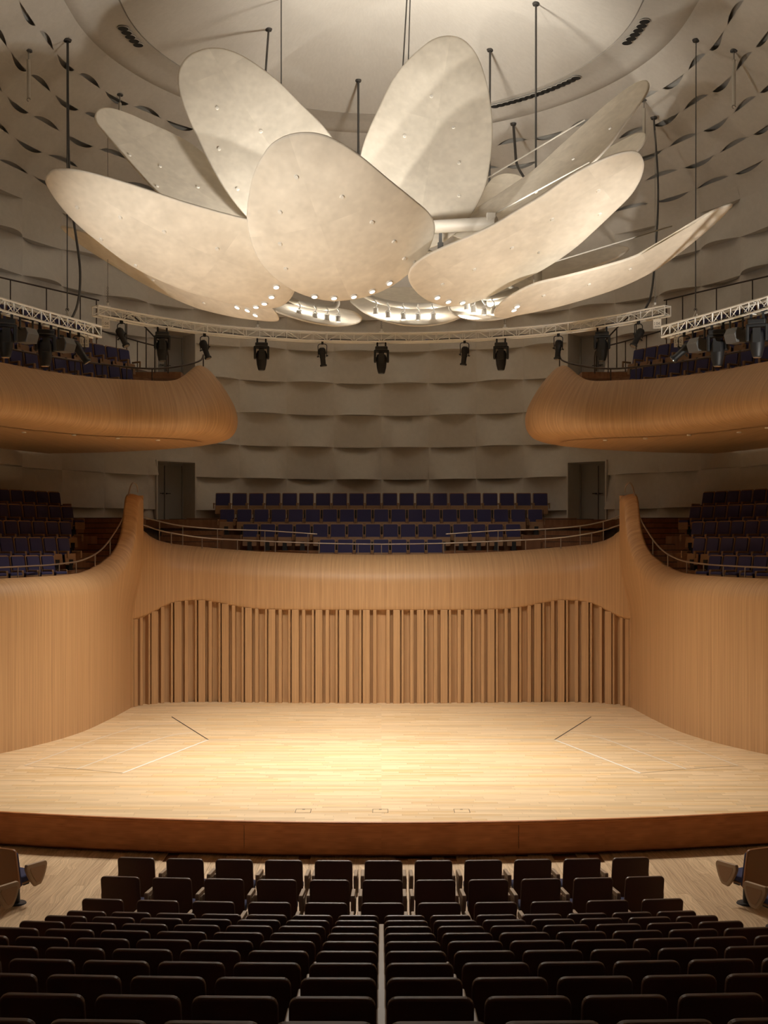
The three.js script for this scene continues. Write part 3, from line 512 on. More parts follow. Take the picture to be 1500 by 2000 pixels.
for (const s of [-1, 1]) {
  const odd = s < 0 ? 'odd' : 'even', X = p => [-s * p[0], ...p.slice(1)];
  rail('balcony_handrail', `brown handrail along the balcony edge, ${odd} seat side`, [[-10.75, 10.45, 26.9], [-9.62, 10.46, 29.35], [-8.7, 10.46, 31.15], [-7.6, 10.44, 32.35], [-6.35, 10.4, 32.9], [-5.6, 10.55, 33.35], [-5.15, 10.82, 34.0], [-5.12, 10.98, 34.15]].map(X), 0.024, mat.darkRail,
    [[-10.2, 10.45, 28.1, 9.6], [-9.62, 10.45, 29.35, 9.6], [-9.15, 10.45, 30.3, 9.6], [-8.7, 10.45, 31.15, 9.6], [-8.2, 10.44, 31.8, 9.6], [-7.6, 10.43, 32.35, 9.6], [-7.0, 10.41, 32.65, 9.6], [-6.35, 10.4, 32.9, 9.6], [-5.12, 10.98, 34.15, 10.3]].map(X), mat.darkRail, 'balcony edge handrails');
  const E = BALC[2], B = (along, out, y) => [E[0] + BT[0] * along + BO[0] * out, y, E[1] + BT[1] * along + BO[1] * out];
  rail('balcony_rear_rail', `dark rail behind the top balcony row, ${odd} seat side`, [B(-6, 0.55, 12.95), B(-3, 0.55, 12.95), B(0, 0.55, 12.95), B(0.7, 0.5, 12.93)].map(X), 0.024, mat.darkRail, [-5.2, -3.9, -2.6, -1.3, 0, 0.65].map(a => B(a, 0.55, 12.95).concat(11.2)).map(X), mat.darkRail, 'rails behind the top balcony rows');
  rail('balcony_stair_rail', `sloping dark stair rail near the balcony door, ${odd} seat side`, [[-7.7, 12.6, 35.9], [-7.35, 12.3, 36.2], [-6.75, 11.65, 36.8], [-6.7, 11.6, 36.85], [-6.68, 10.9, 36.9]].map(X), 0.024, mat.darkRail, [[-7.7, 12.6, 35.9, 11.2], [-7.2, 12.13, 36.35, 10.9]].map(X), mat.darkRail, 'balcony stair rails');
  rail('balcony_aisle_rail', `low level dark rail beside the balcony stairs, ${odd} seat side`, [[-8.6, 12.1, 36.6], [-7.6, 11.86, 37.0], [-6.75, 11.62, 37.3], [-6.7, 11.5, 37.3], [-6.7, 10.9, 37.3]].map(X), 0.022, mat.darkRail, [[-8.2, 12.0, 36.75, 10.9], [-7.6, 11.85, 37.0, 10.9], [-7.1, 11.72, 37.2, 10.9]].map(X), mat.darkRail, 'balcony aisle rails');
}

// ================= PETAL CANOPY =================
// each petal: centre, long axis S, upper normal n, half sizes, rise of tip and rim, outline in its own plane (metres)
const PETALS = [
  {O:[-1.296,12.278,-24.976],S:[-0.234,0.524,0.819],n:[-0.142,0.815,-0.562],L:2.325,W:1.926,h:[0.35,0.4],o:[[0.44,-1.44],[1.0,-1.22],[1.5,-0.94],[1.8,-0.67],[2.02,-0.39],[2.11,-0.04],[2.06,0.32],[1.9,0.64],[1.66,0.89],[1.23,1.2],[0.36,1.65],[-0.49,2.04],[-1.08,2.26],[-1.56,2.3],[-2.0,2.15],[-2.43,1.84],[-2.69,1.41],[-2.86,0.93],[-2.88,0.42],[-2.77,-0.05],[-2.65,-0.39],[-2.32,-0.8],[-1.88,-1.16],[-1.34,-1.41],[-0.78,-1.55],[-0.21,-1.55]],pads:[[1.26,-0.12],[0.5,0.62],[0.56,-0.69],[-0.42,1.04],[-0.27,-0.95],[-1.26,1.35],[-1.05,-1.06],[-1.98,1.45]],lamps:[[-2.23,-0.73],[-2.46,-0.33],[-2.63,0.1],[-2.67,0.53],[-2.62,0.96]]},
  {O:[-2.925,15.844,-30.464],S:[-0.524,0.826,-0.207],n:[0.009,0.248,0.969],L:3.253,W:1.532,h:[0.4,0.35],o:[[3.0,0.09],[2.83,-0.27],[2.47,-0.59],[1.98,-0.84],[1.23,-1.09],[0.34,-1.25],[-0.48,-1.38],[-1.22,-1.39],[-2.02,-1.35],[-2.72,-1.08],[-3.26,-0.61],[-3.48,-0.03],[-3.34,0.62],[-2.9,1.09],[-2.4,1.39],[-1.97,1.57],[-1.58,1.64],[-0.86,1.68],[0.15,1.62],[1.19,1.48],[1.95,1.35],[2.44,1.18],[2.81,0.91],[3.01,0.53]],pads:[[1.43,0.65],[0.34,-0.01],[0.32,1.22],[-0.97,1.41]],lamps:[]},
  {O:[1.346,16.054,-30.912],S:[0.155,0.949,-0.274],n:[0.059,0.268,0.962],L:3.266,W:1.642,h:[0.4,0.35],o:[[2.99,0.0],[2.93,-0.35],[2.59,-0.74],[1.81,-1.13],[0.92,-1.38],[0.16,-1.5],[-0.78,-1.53],[-1.41,-1.48],[-2.22,-1.25],[-2.81,-0.94],[-3.28,-0.48],[-3.56,0.13],[-3.38,0.67],[-2.91,1.2],[-2.23,1.53],[-1.5,1.71],[-0.96,1.75],[-0.21,1.66],[0.65,1.48],[1.32,1.32],[1.93,1.07],[2.46,0.74],[2.84,0.39]],pads:[[1.23,0.24],[0.44,-0.47],[-0.1,0.76],[-0.62,-0.76],[-1.64,-0.89]],lamps:[]},
  {O:[-4.603,12.39,-26.6],S:[-0.827,0.317,0.465],n:[0.038,0.855,-0.516],L:3.013,W:1.542,h:[0.383,0.255],o:[[2.95,-0.48],[2.97,-0.27],[2.91,-0.06],[2.7,0.16],[2.42,0.36],[1.92,0.58],[1.18,0.81],[0.52,0.95],[-0.15,1.09],[-0.72,1.2],[-1.18,1.28],[-1.7,1.27],[-2.27,0.99],[-2.83,0.45],[-3.16,-0.13],[-3.3,-0.67],[-3.27,-1.1],[-3.03,-1.37],[-2.44,-1.59],[-1.55,-1.75],[-0.76,-1.8],[0.32,-1.73],[1.2,-1.46],[1.92,-1.21],[2.38,-0.97],[2.77,-0.69]],pads:[[2.11,-0.64],[1.26,-0.19],[0.31,0.06],[-0.9,0.26],[1.3,-1.22],[0.31,-1.55]],lamps:[[-2.71,-0.27],[-2.82,-0.7],[-2.83,-1.08],[-2.75,-1.36]]},
  {O:[-5.385,15.061,-30.296],S:[-0.771,0.627,-0.11],n:[0.401,0.614,0.68],L:2.536,W:1.348,h:[0.28,0.175],o:[[2.28,0.41],[2.38,0.13],[2.33,-0.16],[1.99,-0.55],[1.41,-0.92],[0.89,-1.16],[0.3,-1.3],[-0.67,-1.21],[-1.78,-0.66],[-2.52,-0.09],[-2.95,0.79],[-2.72,1.39],[-1.93,1.35],[-1.12,1.31],[-0.52,1.26],[0.26,1.02],[1.03,0.82],[1.67,0.7],[2.05,0.63]],pads:[[0.82,0.71],[0.22,0.17],[-0.83,-0.1],[-0.39,1.07]],lamps:[]},
  {O:[-5.294,12.339,-29.68],S:[-0.918,0.394,-0.037],n:[0.389,0.883,-0.264],L:2.989,W:1.117,h:[0.105,0.045],o:[[3.1,-0.27],[2.91,-0.12],[2.13,0.16],[0.96,0.36],[-0.31,0.54],[-1.67,0.53],[-2.61,0.37],[-2.94,-0.24],[-2.87,-0.43],[-2.29,-0.85],[-1.54,-1.28],[-0.4,-1.7],[0.98,-1.55],[1.81,-1.2],[2.75,-0.75],[3.05,-0.44]],pads:[[0.56,-0.88],[-0.86,-0.99]],lamps:[[-2.11,-0.32],[-2.32,-0.43],[-1.83,-0.37]]},
  {O:[3.161,12.539,-26.096],S:[0.831,0.388,0.398],n:[-0.25,0.9,-0.356],L:2.815,W:1.472,h:[0.09,0.06],o:[[2.8,0.14],[2.74,0.36],[2.53,0.73],[2.18,1.09],[1.69,1.35],[1.15,1.62],[0.43,1.96],[-0.45,2.15],[-1.26,2.12],[-1.96,2.11],[-2.44,1.94],[-2.74,1.67],[-2.93,1.19],[-3.0,0.65],[-2.95,0.05],[-2.81,-0.4],[-2.58,-0.66],[-2.21,-0.79],[-1.76,-0.79],[-1.21,-0.72],[-0.54,-0.64],[0.1,-0.67],[0.73,-0.68],[1.38,-0.76],[1.96,-0.71],[2.44,-0.56],[2.72,-0.35],[2.81,-0.13]],pads:[[1.7,0.2],[1.41,1.07],[0.55,0.25],[-0.56,0.47],[-1.56,0.53],[-2.38,0.48]],lamps:[[-2.74,0.9],[-2.65,1.32],[-2.44,1.69]]},
  {O:[4.302,15.248,-30.128],S:[0.793,0.608,0.037],n:[-0.535,0.667,0.519],L:3.04,W:1.312,h:[0.16,0.06],o:[[3.01,-0.29],[2.74,-0.65],[2.23,-0.96],[1.52,-1.36],[0.89,-1.82],[0.13,-2.1],[-0.58,-1.98],[-1.31,-1.93],[-1.98,-1.75],[-2.63,-1.51],[-3.05,-1.04],[-3.15,-0.34],[-3.04,0.14],[-2.74,0.48],[-2.17,0.36],[-1.26,0.27],[-0.48,0.22],[0.43,0.39],[1.32,0.49],[2.19,0.52],[2.78,0.37],[3.02,0.15],[3.07,-0.06]],pads:[[1.42,-0.9],[0.25,-0.93],[-1.04,-1.27]],lamps:[]},
  {O:[5.168,14.952,-31.472],S:[0.755,0.62,-0.215],n:[-0.489,0.75,0.446],L:2.61,W:1.239,h:[0.16,0.06],o:[[2.34,-0.39],[1.89,-0.75],[1.25,-0.89],[0.45,-0.94],[-0.61,-0.89],[-1.92,-1.01],[-3.09,-1.29],[-3.06,-0.76],[-2.68,-0.11],[-1.08,0.9],[0.3,1.19],[1.39,1.07],[2.01,0.63],[2.43,0.19],[2.46,-0.13]],pads:[],lamps:[]},
  {O:[5.27,12.063,-27.384],S:[0.873,0.363,0.326],n:[-0.289,0.923,-0.254],L:2.917,W:1.258,h:[0.09,0.045],o:[[2.92,0.21],[2.69,0.52],[2.2,0.93],[1.5,1.42],[0.79,1.83],[-0.02,1.9],[-0.9,1.62],[-1.75,1.22],[-2.55,0.72],[-2.93,0.43],[-2.97,0.12],[-2.7,-0.3],[-2.29,-0.54],[-1.75,-0.61],[-1.07,-0.33],[-0.28,0.03],[0.54,0.34],[1.3,0.32],[1.95,0.12],[2.57,0.04]],pads:[[-1.71,0.15],[-0.69,0.66],[0.3,0.88]],lamps:[[-2.38,0.09],[-2.5,0.22]]},
  {O:[4.662,12.543,-30.968],S:[0.83,0.391,-0.398],n:[-0.182,0.864,0.469],L:2.39,W:0.986,h:[0.12,0.06],o:[[2.16,-0.27],[2.2,0.1],[1.56,0.65],[0.58,0.98],[-0.72,0.89],[-2.02,0.29],[-2.62,-0.3],[-2.81,-0.81],[-2.19,-1.0],[-0.82,-0.49],[0.69,-0.34],[1.68,-0.43]],pads:[],lamps:[]},
  {O:[2.869,14.51,-32.2],S:[0.543,0.697,-0.468],n:[-0.351,0.695,0.628],L:1.797,W:0.936,h:[0.12,0.08],o:[[1.51,-0.35],[1.72,0.09],[1.73,0.43],[1.55,0.67],[1.03,0.71],[-0.13,0.54],[-1.41,0.22],[-1.95,-0.07],[-2.3,-0.66],[-1.99,-1.13],[-0.91,-1.16],[0.29,-0.86],[1.14,-0.59]],pads:[],lamps:[]},
  {O:[-1.715,11.571,-30.8],S:[0.834,0.009,-0.552],n:[0.244,0.89,0.384],L:1.42,W:0.932,h:[0.04,0.03],o:[[-1.52,-0.18],[-1.26,0.08],[-0.69,0.32],[-0.02,0.43],[0.78,0.47],[1.31,0.29],[1.33,-0.14],[1.01,-0.62],[0.49,-1.03],[-0.25,-1.39],[-0.8,-1.32],[-1.21,-0.98],[-1.45,-0.61]],pads:[],lamps:[]},
  {O:[0.749,11.888,-31.584],S:[0.022,0.409,-0.912],n:[-0.018,0.912,0.409],L:2.21,W:1.575,h:[0.04,0.03],o:[[0.59,1.61],[-0.11,1.43],[-0.93,1.13],[-1.71,0.71],[-2.27,0.19],[-2.42,-0.25],[-2.34,-0.63],[-2.03,-1.02],[-1.36,-1.37],[-0.42,-1.54],[0.71,-1.32],[1.63,-0.71],[2.06,0.14],[1.88,0.86],[1.32,1.41]],pads:[],lamps:[]},
  {O:[3.227,11.857,-30.912],S:[0.638,0.28,-0.718],n:[0.052,0.914,0.402],L:2.185,W:1.13,h:[0.04,0.03],o:[[-1.8,0.51],[-2.42,-0.09],[-2.68,-0.59],[-2.65,-0.94],[-2.23,-1.18],[-1.45,-1.18],[-0.24,-0.99],[1.07,-0.62],[1.93,-0.16],[2.22,0.36],[1.7,0.78],[0.68,1.08],[-0.63,0.99]],pads:[],lamps:[]},
];
const petalLabel = ['broad egg-shaped white reflector petal reaching out over the stalls', 'tall upright white petal leaning out beside the balcony with odd numbers', 'tallest upright white petal standing at the back of the canopy', 'long white petal with a rounded tip overlapped by the egg-shaped one', 'slim raised white petal between the upright and the long front petal', 'thin white petal tucked beneath the long rounded one', 'sausage-shaped white petal with six bolt caps beside the egg-shaped one', 'slender steep white petal rising behind the sausage-shaped one', 'small pinkish petal tip showing between slender and sausage-shaped petals', 'curved white petal with a pointed tip reaching out lowest and furthest', 'thin rear petal glimpsed above the pointed petal', 'grey rear petal edge beside the tallest upright petal', 'small shallow rear petal holding four white lamps', 'wide shallow rear petal holding five white lamps under the canopy', 'shallow rear petal with lamps under the sausage-shaped petal'];
const petalFrames = [];
const puck = cyl(0.075, 0.085, 0.035, 0, 0, 0, 20), puckLens = cyl(0.062, 0.062, 0.008, 0, 0, 0, 20), capGeo = cyl(0.04, 0.05, 0.03, 0, 0, 0, 14);
PETALS.forEach((P, idx) => {
  const t = thing('reflector_petal', petalLabel[idx], 'reflector', 'petals of the canopy over the stage');
  const S = new THREE.Vector3(...P.S), n = new THREE.Vector3(...P.n), Z = S.clone().cross(n);
  t.quaternion.setFromRotationMatrix(new THREE.Matrix4().makeBasis(S, n, Z)); t.position.set(...P.O);
  const H = (s, v) => P.h[0] * (s / P.L) ** 2 + P.h[1] * (v / P.W) ** 2;
  const at = (s, v, off) => { const e = 0.02, ds = (H(s + e, v) - H(s - e, v)) / (2 * e), dv = (H(s, v + e) - H(s, v - e)) / (2 * e), N = new THREE.Vector3(-ds, 1, dv).normalize(); return [new THREE.Vector3(s, H(s, v), -v).addScaledVector(N, off), N]; };
  const ring = new THREE.CatmullRomCurve3(P.o.map(q => new THREE.Vector3(q[0], q[1], 0)), true, 'centripetal').getPoints(96);
  let cs = 0, cv = 0; ring.forEach(q => { cs += q.x / ring.length; cv += q.y / ring.length; });
  const rho = [0, 0.12, 0.25, 0.4, 0.55, 0.7, 0.82, 0.92, 0.98, 1, 1, 0.98, 0.92, 0.82, 0.7, 0.55, 0.4, 0.25, 0.12, 0], TH = 0.06;
  const off = i => i < 9 ? TH / 2 : i === 9 ? TH * 0.3 : i === 10 ? -TH * 0.3 : -TH / 2;
  const shellGeo = grid(96, rho.length - 1, (a, b) => { const q = ring[Math.round(a * 96) % 96], i = Math.round(b * (rho.length - 1)), r = rho[i]; return at(cs + (q.x - cs) * r, cv + (q.y - cv) * r, off(i))[0]; }, (a, b) => { const q = ring[Math.round(a * 96) % 96], r = rho[Math.round(b * (rho.length - 1))]; return [cs + (q.x - cs) * r + idx * 1.7, cv + (q.y - cv) * r]; });
  const sh = mesh('shell', shellGeo, mat.petal, t);
  const view = new THREE.Vector3(0, EYE, 0).sub(t.position).normalize().dot(n), sd = view > 0 ? 1 : -1;   // bolt caps sit on the face turned to the hall
  const up = new THREE.Vector3(0, 1, 0);
  for (const [s, v] of P.pads) { const [p, N] = at(s, v, sd * (TH / 2 + 0.012)); const c = mesh('bolt_cap', capGeo, mat.petalCap, t); c.position.copy(p); c.quaternion.setFromUnitVectors(up, N.multiplyScalar(sd)); }
  for (const [s, v] of P.lamps) {
    const [p, N] = at(s, v, -(TH / 2 + 0.016)); const c = mesh('downlight', puck, mat.whiteMetal, t); c.position.copy(p); c.quaternion.setFromUnitVectors(up, N.clone().negate());
    const l = mesh('lens', puckLens, mat.lampGlow, c); l.position.y = 0.016;
    t.updateMatrixWorld(true); const w = c.getWorldPosition(new THREE.Vector3());
    spot(w.x, w.y - 0.06, -w.z, w.x * 0.75, STAGE_Y, idx === 0 ? 21.5 : -w.z - 0.5, STAGE_SPOT * (idx === 0 ? 1.4 : 1), 1.02, 1, 3);
  }
});
{ // pipes that carry the petals
  const t = thing('canopy_pipework', 'beige steel pipes and tie rods inside the petal canopy', 'pipework');
  const arc = pts => mesh('lamp_pipe', tube(pts.map(p => V3(...p)), 0.075, 48, 12), mat.pipe, t);
  arc([[-2.5, 11.95, 30.45], [-2.31, 11.78, 30.3], [-1.88, 11.63, 30.2], [-1.36, 11.56, 30.2], [-1.15, 11.6, 30.2], [-1.13, 11.8, 30.25]]);
  arc([[-0.6, 12.05, 30.5], [-0.33, 11.85, 30.3], [0.06, 11.69, 30.15], [0.5, 11.6, 30.1], [0.9, 11.58, 30.1], [1.37, 11.61, 30.15], [1.83, 11.74, 30.3], [2.1, 11.95, 30.4]]);
  arc([[1.95, 11.95, 29.7], [2.15, 11.75, 29.35], [2.45, 11.62, 29.2], [2.75, 11.62, 29.2], [3.1, 11.75, 29.4], [3.4, 11.95, 29.9]]);
  mesh('cross_pipe', rod(V3(-0.6, 13.4, 29.8), V3(2.75, 13.22, 28.4), 0.16, 20), mat.pipe, t);
  mesh('clamp', box(0.22, 0.2, 0.2, 2.62, 13.36, -28.4, 0.02), mat.pipe, t);
  mesh('tie_rod', rod(V3(2.62, 13.4, 28.4), V3(4.9, 14.55, 28.0), 0.018), mat.pipe, t);
  mesh('tie_rod', rod(V3(3.2, 12.05, 28.6), V3(6.9, 13.1, 28.2), 0.018), mat.pipe, t);
  mesh('tie_rod', rod(V3(2.6, 14.9, 30.6), V3(5.2, 16.4, 30.4), 0.02), mat.pipe, t);
  mesh('hanger', [box(0.14, 0.42, 0.1, 1.45, 12.75, -29.2, 0.02), box(0.08, 0.4, 0.06, 1.45, 13.05, -29.2), cyl(0.03, 0.03, 0.1, 1.45, 13.2, -29.2)], mat.grey, t);
  mesh('hanger', [cyl(0.11, 0.11, 0.5, 3.85, 12.25, -29.3, 16), box(0.08, 0.4, 0.06, 3.65, 12.25, -29.3)], mat.pipe, t);
  for (const [x, y, d] of [[-2.5, 11.95, 30.45], [-0.6, 12.05, 30.5], [2.1, 11.95, 30.4], [3.4, 11.95, 29.9]]) mesh('strut', rod(V3(x, y, d), V3(0.25, 13.4, 30.2), 0.05), mat.pipe, t);
  mesh('hub', cyl(0.35, 0.25, 0.5, 0.25, 13.4, -30.2, 24), mat.pipe, t);
}
// small white spotlights standing in the shallow rear petals, hung from the ring pipe
const rl = [[-2.08, 11.27, 30.0, 12], [-1.68, 11.2, 30.0, 12], [-1.38, 11.17, 30.05, 12], [-1.1, 11.16, 30.1, 12], [-0.15, 11.33, 30.0, 13], [0.17, 11.22, 29.9, 13], [0.55, 11.17, 29.85, 13], [0.92, 11.15, 29.85, 13], [1.3, 11.17, 29.9, 13], [2.1, 11.29, 29.2, 14], [2.25, 11.18, 29.0, 14], [2.5, 11.12, 29.0, 14], [2.73, 11.14, 29.0, 14]].map(q => [q[0], q[1] + 0.06, q[2], q[3]]);
rl.forEach(([x, y, d], i) => {
  const g = thing('canopy_spotlight', i < 4 ? 'small white can spotlight in the small shallow rear petal' : i < 9 ? 'small white can spotlight in the wide shallow rear petal' : 'small white can spotlight in the rear petal under the sausage-shaped one', 'spotlight', 'white spotlights in the rear petals', [x, y, d]);
  mesh('can', [cyl(0.065, 0.07, 0.13, 0, 0.02, 0, 14), cyl(0.05, 0.06, 0.03, 0, 0.1, 0, 14)], mat.whiteMetal, g);
  mesh('bracket', new THREE.TorusGeometry(0.06, 0.012, 6, 14, Math.PI).translate(0, 0.09, 0), mat.whiteMetal, g);
  mesh('cable', tube([new THREE.Vector3(0, 0.14, 0), new THREE.Vector3(0.03, 0.22, -0.03), new THREE.Vector3(-0.02, 0.32, -0.1), new THREE.Vector3(0, 0.40, -0.2)], 0.018, 16, 6), mat.whiteMetal, g);
  const gl = mesh('lens', cyl(0.055, 0.055, 0.01, 0, -0.052, 0, 14), mat.lampGlow, g);
  if (i % 2 === 0) { const l = new THREE.PointLight(WARM, RING_POINT, 0, 2); l.position.set(x, y + 0.28, -(d + 0.25)); l.castShadow = true; l.shadow.radius = 3; scene.add(l); }
  else spot(x, 10.85, i > 8 ? 28.2 : 29.2, x * 1.6, 2.8, 36.6, REAR_SPOT, 0.62, 1, 3);
});
// inside the canopy: unseen lamps added to brighten the raised petals, and one ceiling uplight
for (const [x, y, d, tx, ty, td, k] of [[-1.7, 12.6, 27.0, -3.4, 16.9, 30.4, 0], [-0.6, 12.6, 27.0, -0.6, 16.6, 30.6, 0], [0.75, 12.6, 27.0, 1.6, 17.2, 30.8, 0], [-2.2, 12.7, 27.6, -5.4, 15.2, 29.6, 0], [3.6, 12.9, 27.2, 5.0, 15.8, 29.5, 0], [1.2, 16.4, 32.2, 1.0, 21.5, 35.2, 1]]) {
  const g = thing('unseen_canopy_uplight', k ? 'white uplight inside the canopy aimed at the ceiling hollow' : 'added white uplight hidden inside the canopy to brighten the raised petals', 'lamp', 'uplights inside the canopy', [x, y - 0.2, d]);
  mesh('housing', cyl(k ? 0.42 : 0.17, k ? 0.3 : 0.12, 0.22, 0, 0, 0, 24), mat.whiteMetal, g); mesh('lens', cyl(k ? 0.40 : 0.15, k ? 0.40 : 0.15, 0.01, 0, 0.115, 0, 24), mat.lampGlow, g); mesh('stem', cyl(0.025, 0.025, k ? 2.6 : 0.4, 0, k ? -1.4 : -0.3, 0), mat.pipe, g);
  spot(x, y, d, tx, ty, td, k ? CEILING_SPOT : UP_SPOT, k ? 1.3 : 0.95, 1, k ? 20 : 7);
}
// added spotlights by the hall side walls, outside the picture, to brighten the front petals
for (const [x, tx, ty, td] of [[-11.2, -4.5, 12.6, 27.5], [-10.4, -1.2, 12.6, 25.2], [10.4, 3.4, 12.8, 27.0], [11.2, 6.0, 12.6, 28.2]]) {
  const g = thing('added_front_spotlight', 'added black spotlight out of view, aimed at the petal canopy', 'spotlight', 'added front spotlights', [x, 4.2, 8], Math.atan2(-(tx - x), td - 8));
  mesh('housing', cyl(0.16, 0.13, 0.5, 0, 0, 0, 20).rotateX(-Math.PI / 2 + 0.4), mat.black, g); mesh('lens', cyl(0.15, 0.15, 0.01, 0, 0, 0, 20).rotateX(-Math.PI / 2 + 0.4).translate(0, 0.1, -0.236), mat.lampGlow, g); mesh('pole', cyl(0.03, 0.03, 4.1, 0, -2.15, 0), mat.black, g);
  spot(x + (tx - x) * 0.018, 4.36, 8.34, tx, ty, td, ADDED_FRONT_SPOT, 0.145, 1, 10);
}

// ================= LIGHTING TRUSSES =================
const tr = (() => {
  const headG = new THREE.LatheGeometry([[0, -0.52], [0.085, -0.52], [0.1, -0.50], [0.135, -0.36], [0.15, -0.2], [0.15, -0.05], [0.12, 0.03], [0, 0.04]].map(p => new THREE.Vector2(...p)), 20);
  headG.scale(1, 1, 0.9);
  function movingHead() {
    const t = thing('moving_head', '', 'spotlight', '');
    mesh('base', [box(0.36, 0.11, 0.28, 0, -0.14, 0, 0.03), box(0.05, 0.14, 0.08, -0.12, -0.05, 0), box(0.05, 0.14, 0.08, 0.12, -0.05, 0)], mat.black, t);
    mesh('yoke', [box(0.07, 0.36, 0.2, -0.185, -0.36, 0, 0.03), box(0.07, 0.36, 0.2, 0.185, -0.36, 0, 0.03), box(0.40, 0.06, 0.2, 0, -0.215, 0, 0.02)], mat.black, t);
    const h = mesh('head', headG.clone().translate(0, -0.34, 0), mat.black, t); mesh('panel', box(0.16, 0.3, 0.02, 0, -0.42, 0.135, 0.01), mat.blackMatt, h);
    mesh('lens', cyl(0.08, 0.08, 0.012, 0, -0.862, 0, 18), mat.glass, t);
    mesh('clamp', [box(0.04, 0.1, 0.06, -0.12, 0.02, 0), box(0.04, 0.1, 0.06, 0.12, 0.02, 0)], mat.blackMatt, t);
    return t;
  }
  function profile() {   // body hangs in a bent-tube yoke, nose down
    const t = thing('profile_spotlight', '', 'spotlight', '');
    mesh('yoke', tube([new THREE.Vector3(-0.12, -0.42, 0), new THREE.Vector3(-0.125, -0.2, 0), new THREE.Vector3(-0.12, -0.08, 0), new THREE.Vector3(-0.07, -0.05, 0), new THREE.Vector3(0.07, -0.05, 0), new THREE.Vector3(0.12, -0.08, 0), new THREE.Vector3(0.125, -0.2, 0), new THREE.Vector3(0.12, -0.42, 0)], 0.012, 40, 6), mat.black, t);
    const b = new THREE.LatheGeometry([[0, 0.2], [0.07, 0.2], [0.105, 0.15], [0.11, 0.03], [0.085, 0.0], [0.085, -0.08], [0.075, -0.1], [0.075, -0.28], [0.1, -0.29], [0.1, -0.33], [0.07, -0.335]].map(p => new THREE.Vector2(...p)), 16);
    const body = mesh('body', b, mat.black, t); body.position.y = -0.36;
    const l = mesh('lens', cyl(0.075, 0.075, 0.02, 0, -0.33, 0, 16), mat.glass, body); mesh('knob', [cyl(0.02, 0.02, 0.06).rotateZ(Math.PI / 2).translate(0.13, -0.04, 0), cyl(0.02, 0.02, 0.06).rotateZ(Math.PI / 2).translate(-0.13, -0.04, 0)], mat.black, body);
    mesh('clamp', box(0.06, 0.12, 0.07, 0, 0.0, 0), mat.blackMatt, t);
    return t;
  }
  function wash() {
    const t = thing('wash_light', '', 'light', '');
    const s = new THREE.Shape(); s.moveTo(-0.17, 0.12); s.lineTo(0.12, 0.15); s.lineTo(0.2, 0.02); s.lineTo(0.14, -0.14); s.lineTo(-0.14, -0.13); s.lineTo(-0.2, 0);
    const q = new THREE.ExtrudeGeometry(s, { depth: 0.3, bevelEnabled: true, bevelSize: 0.012, bevelThickness: 0.012, bevelSegments: 1 }); q.translate(0, -0.34, -0.15);
    mesh('housing', q, mat.grey, t); mesh('face', box(0.02, 0.2, 0.28, -0.2, -0.35, 0).rotateZ(0.0), mat.black, t);
    mesh('bracket', [box(0.03, 0.26, 0.03, 0, -0.1, 0.18), box(0.03, 0.26, 0.03, 0, -0.1, -0.18), box(0.04, 0.03, 0.38, 0, 0.02, 0)], mat.black, t);
    return t;
  }
  return { movingHead: movingHead(), profile: profile(), wash: wash() };
})();
scene.remove(tr.movingHead, tr.profile, tr.wash); for (const k of ['moving_head', 'profile_spotlight', 'wash_light']) used[k] = -1;
const TS = 0.24, unit = new THREE.CylinderGeometry(1, 1, 1, 6);
function truss(name, label, pts, bays) {
  const t = thing(name, label, 'truss'), c = new THREE.CatmullRomCurve3(pts.map(p => V3(...p))), len = c.getLength();
  const at = (a, i, j) => { const p = c.getPointAt(a), tg = c.getTangentAt(a), n = new THREE.Vector3(-tg.z, 0, tg.x).normalize(); return p.addScaledVector(n, i * TS / 2).add(new THREE.Vector3(0, j * TS / 2, 0)); };
  for (const i of [-1, 1]) for (const j of [-1, 1]) mesh('chord', tube([...Array(25).keys()].map(k => at(k / 24, i, j)), 0.025, 96, 8), mat.whiteMetal, t);
  const brace = (a, b, r) => { const d = b.clone().sub(a), L = d.length(), m = mesh('brace', unit, mat.whiteMetal, t); m.scale.set(r, L, r); m.position.copy(a).add(b).multiplyScalar(0.5); m.quaternion.setFromUnitVectors(new THREE.Vector3(0, 1, 0), d.normalize()); };
  for (let k = 0; k <= bays; k++) { const a = k / bays, b = (k + 1) / bays, big = k % 9 === 0 ? 0.02 : 0.011;
    for (const i of [-1, 1]) { brace(at(a, i, -1), at(a, i, 1), big); if (k < bays) brace(at(a, i, k % 2 ? 1 : -1), at(b, i, k % 2 ? -1 : 1), 0.011); }
    if (k % 2 === 0) for (const j of [-1, 1]) brace(at(a, -1, j), at(a, 1, j), 0.011); }
  mesh('power_cable', tube([...Array(40).keys()].map(k => at((k + 0.5) / 40, 0.3 * Math.sin(k * 1.7), -0.75 + 0.35 * Math.abs(Math.sin(k * 2.3)))), 0.014, 160, 5), mat.black, t);
  for (let k = 0; k < Math.floor(bays / 7); k++) { const p = at((k * 7 + 4.3) / bays, -0.6, -0.5); mesh('blue_plug', box(0.1, 0.04, 0.04, p.x, p.y, p.z, 0.01), mat.blueGel, t); }
  return { t, c, at };
}
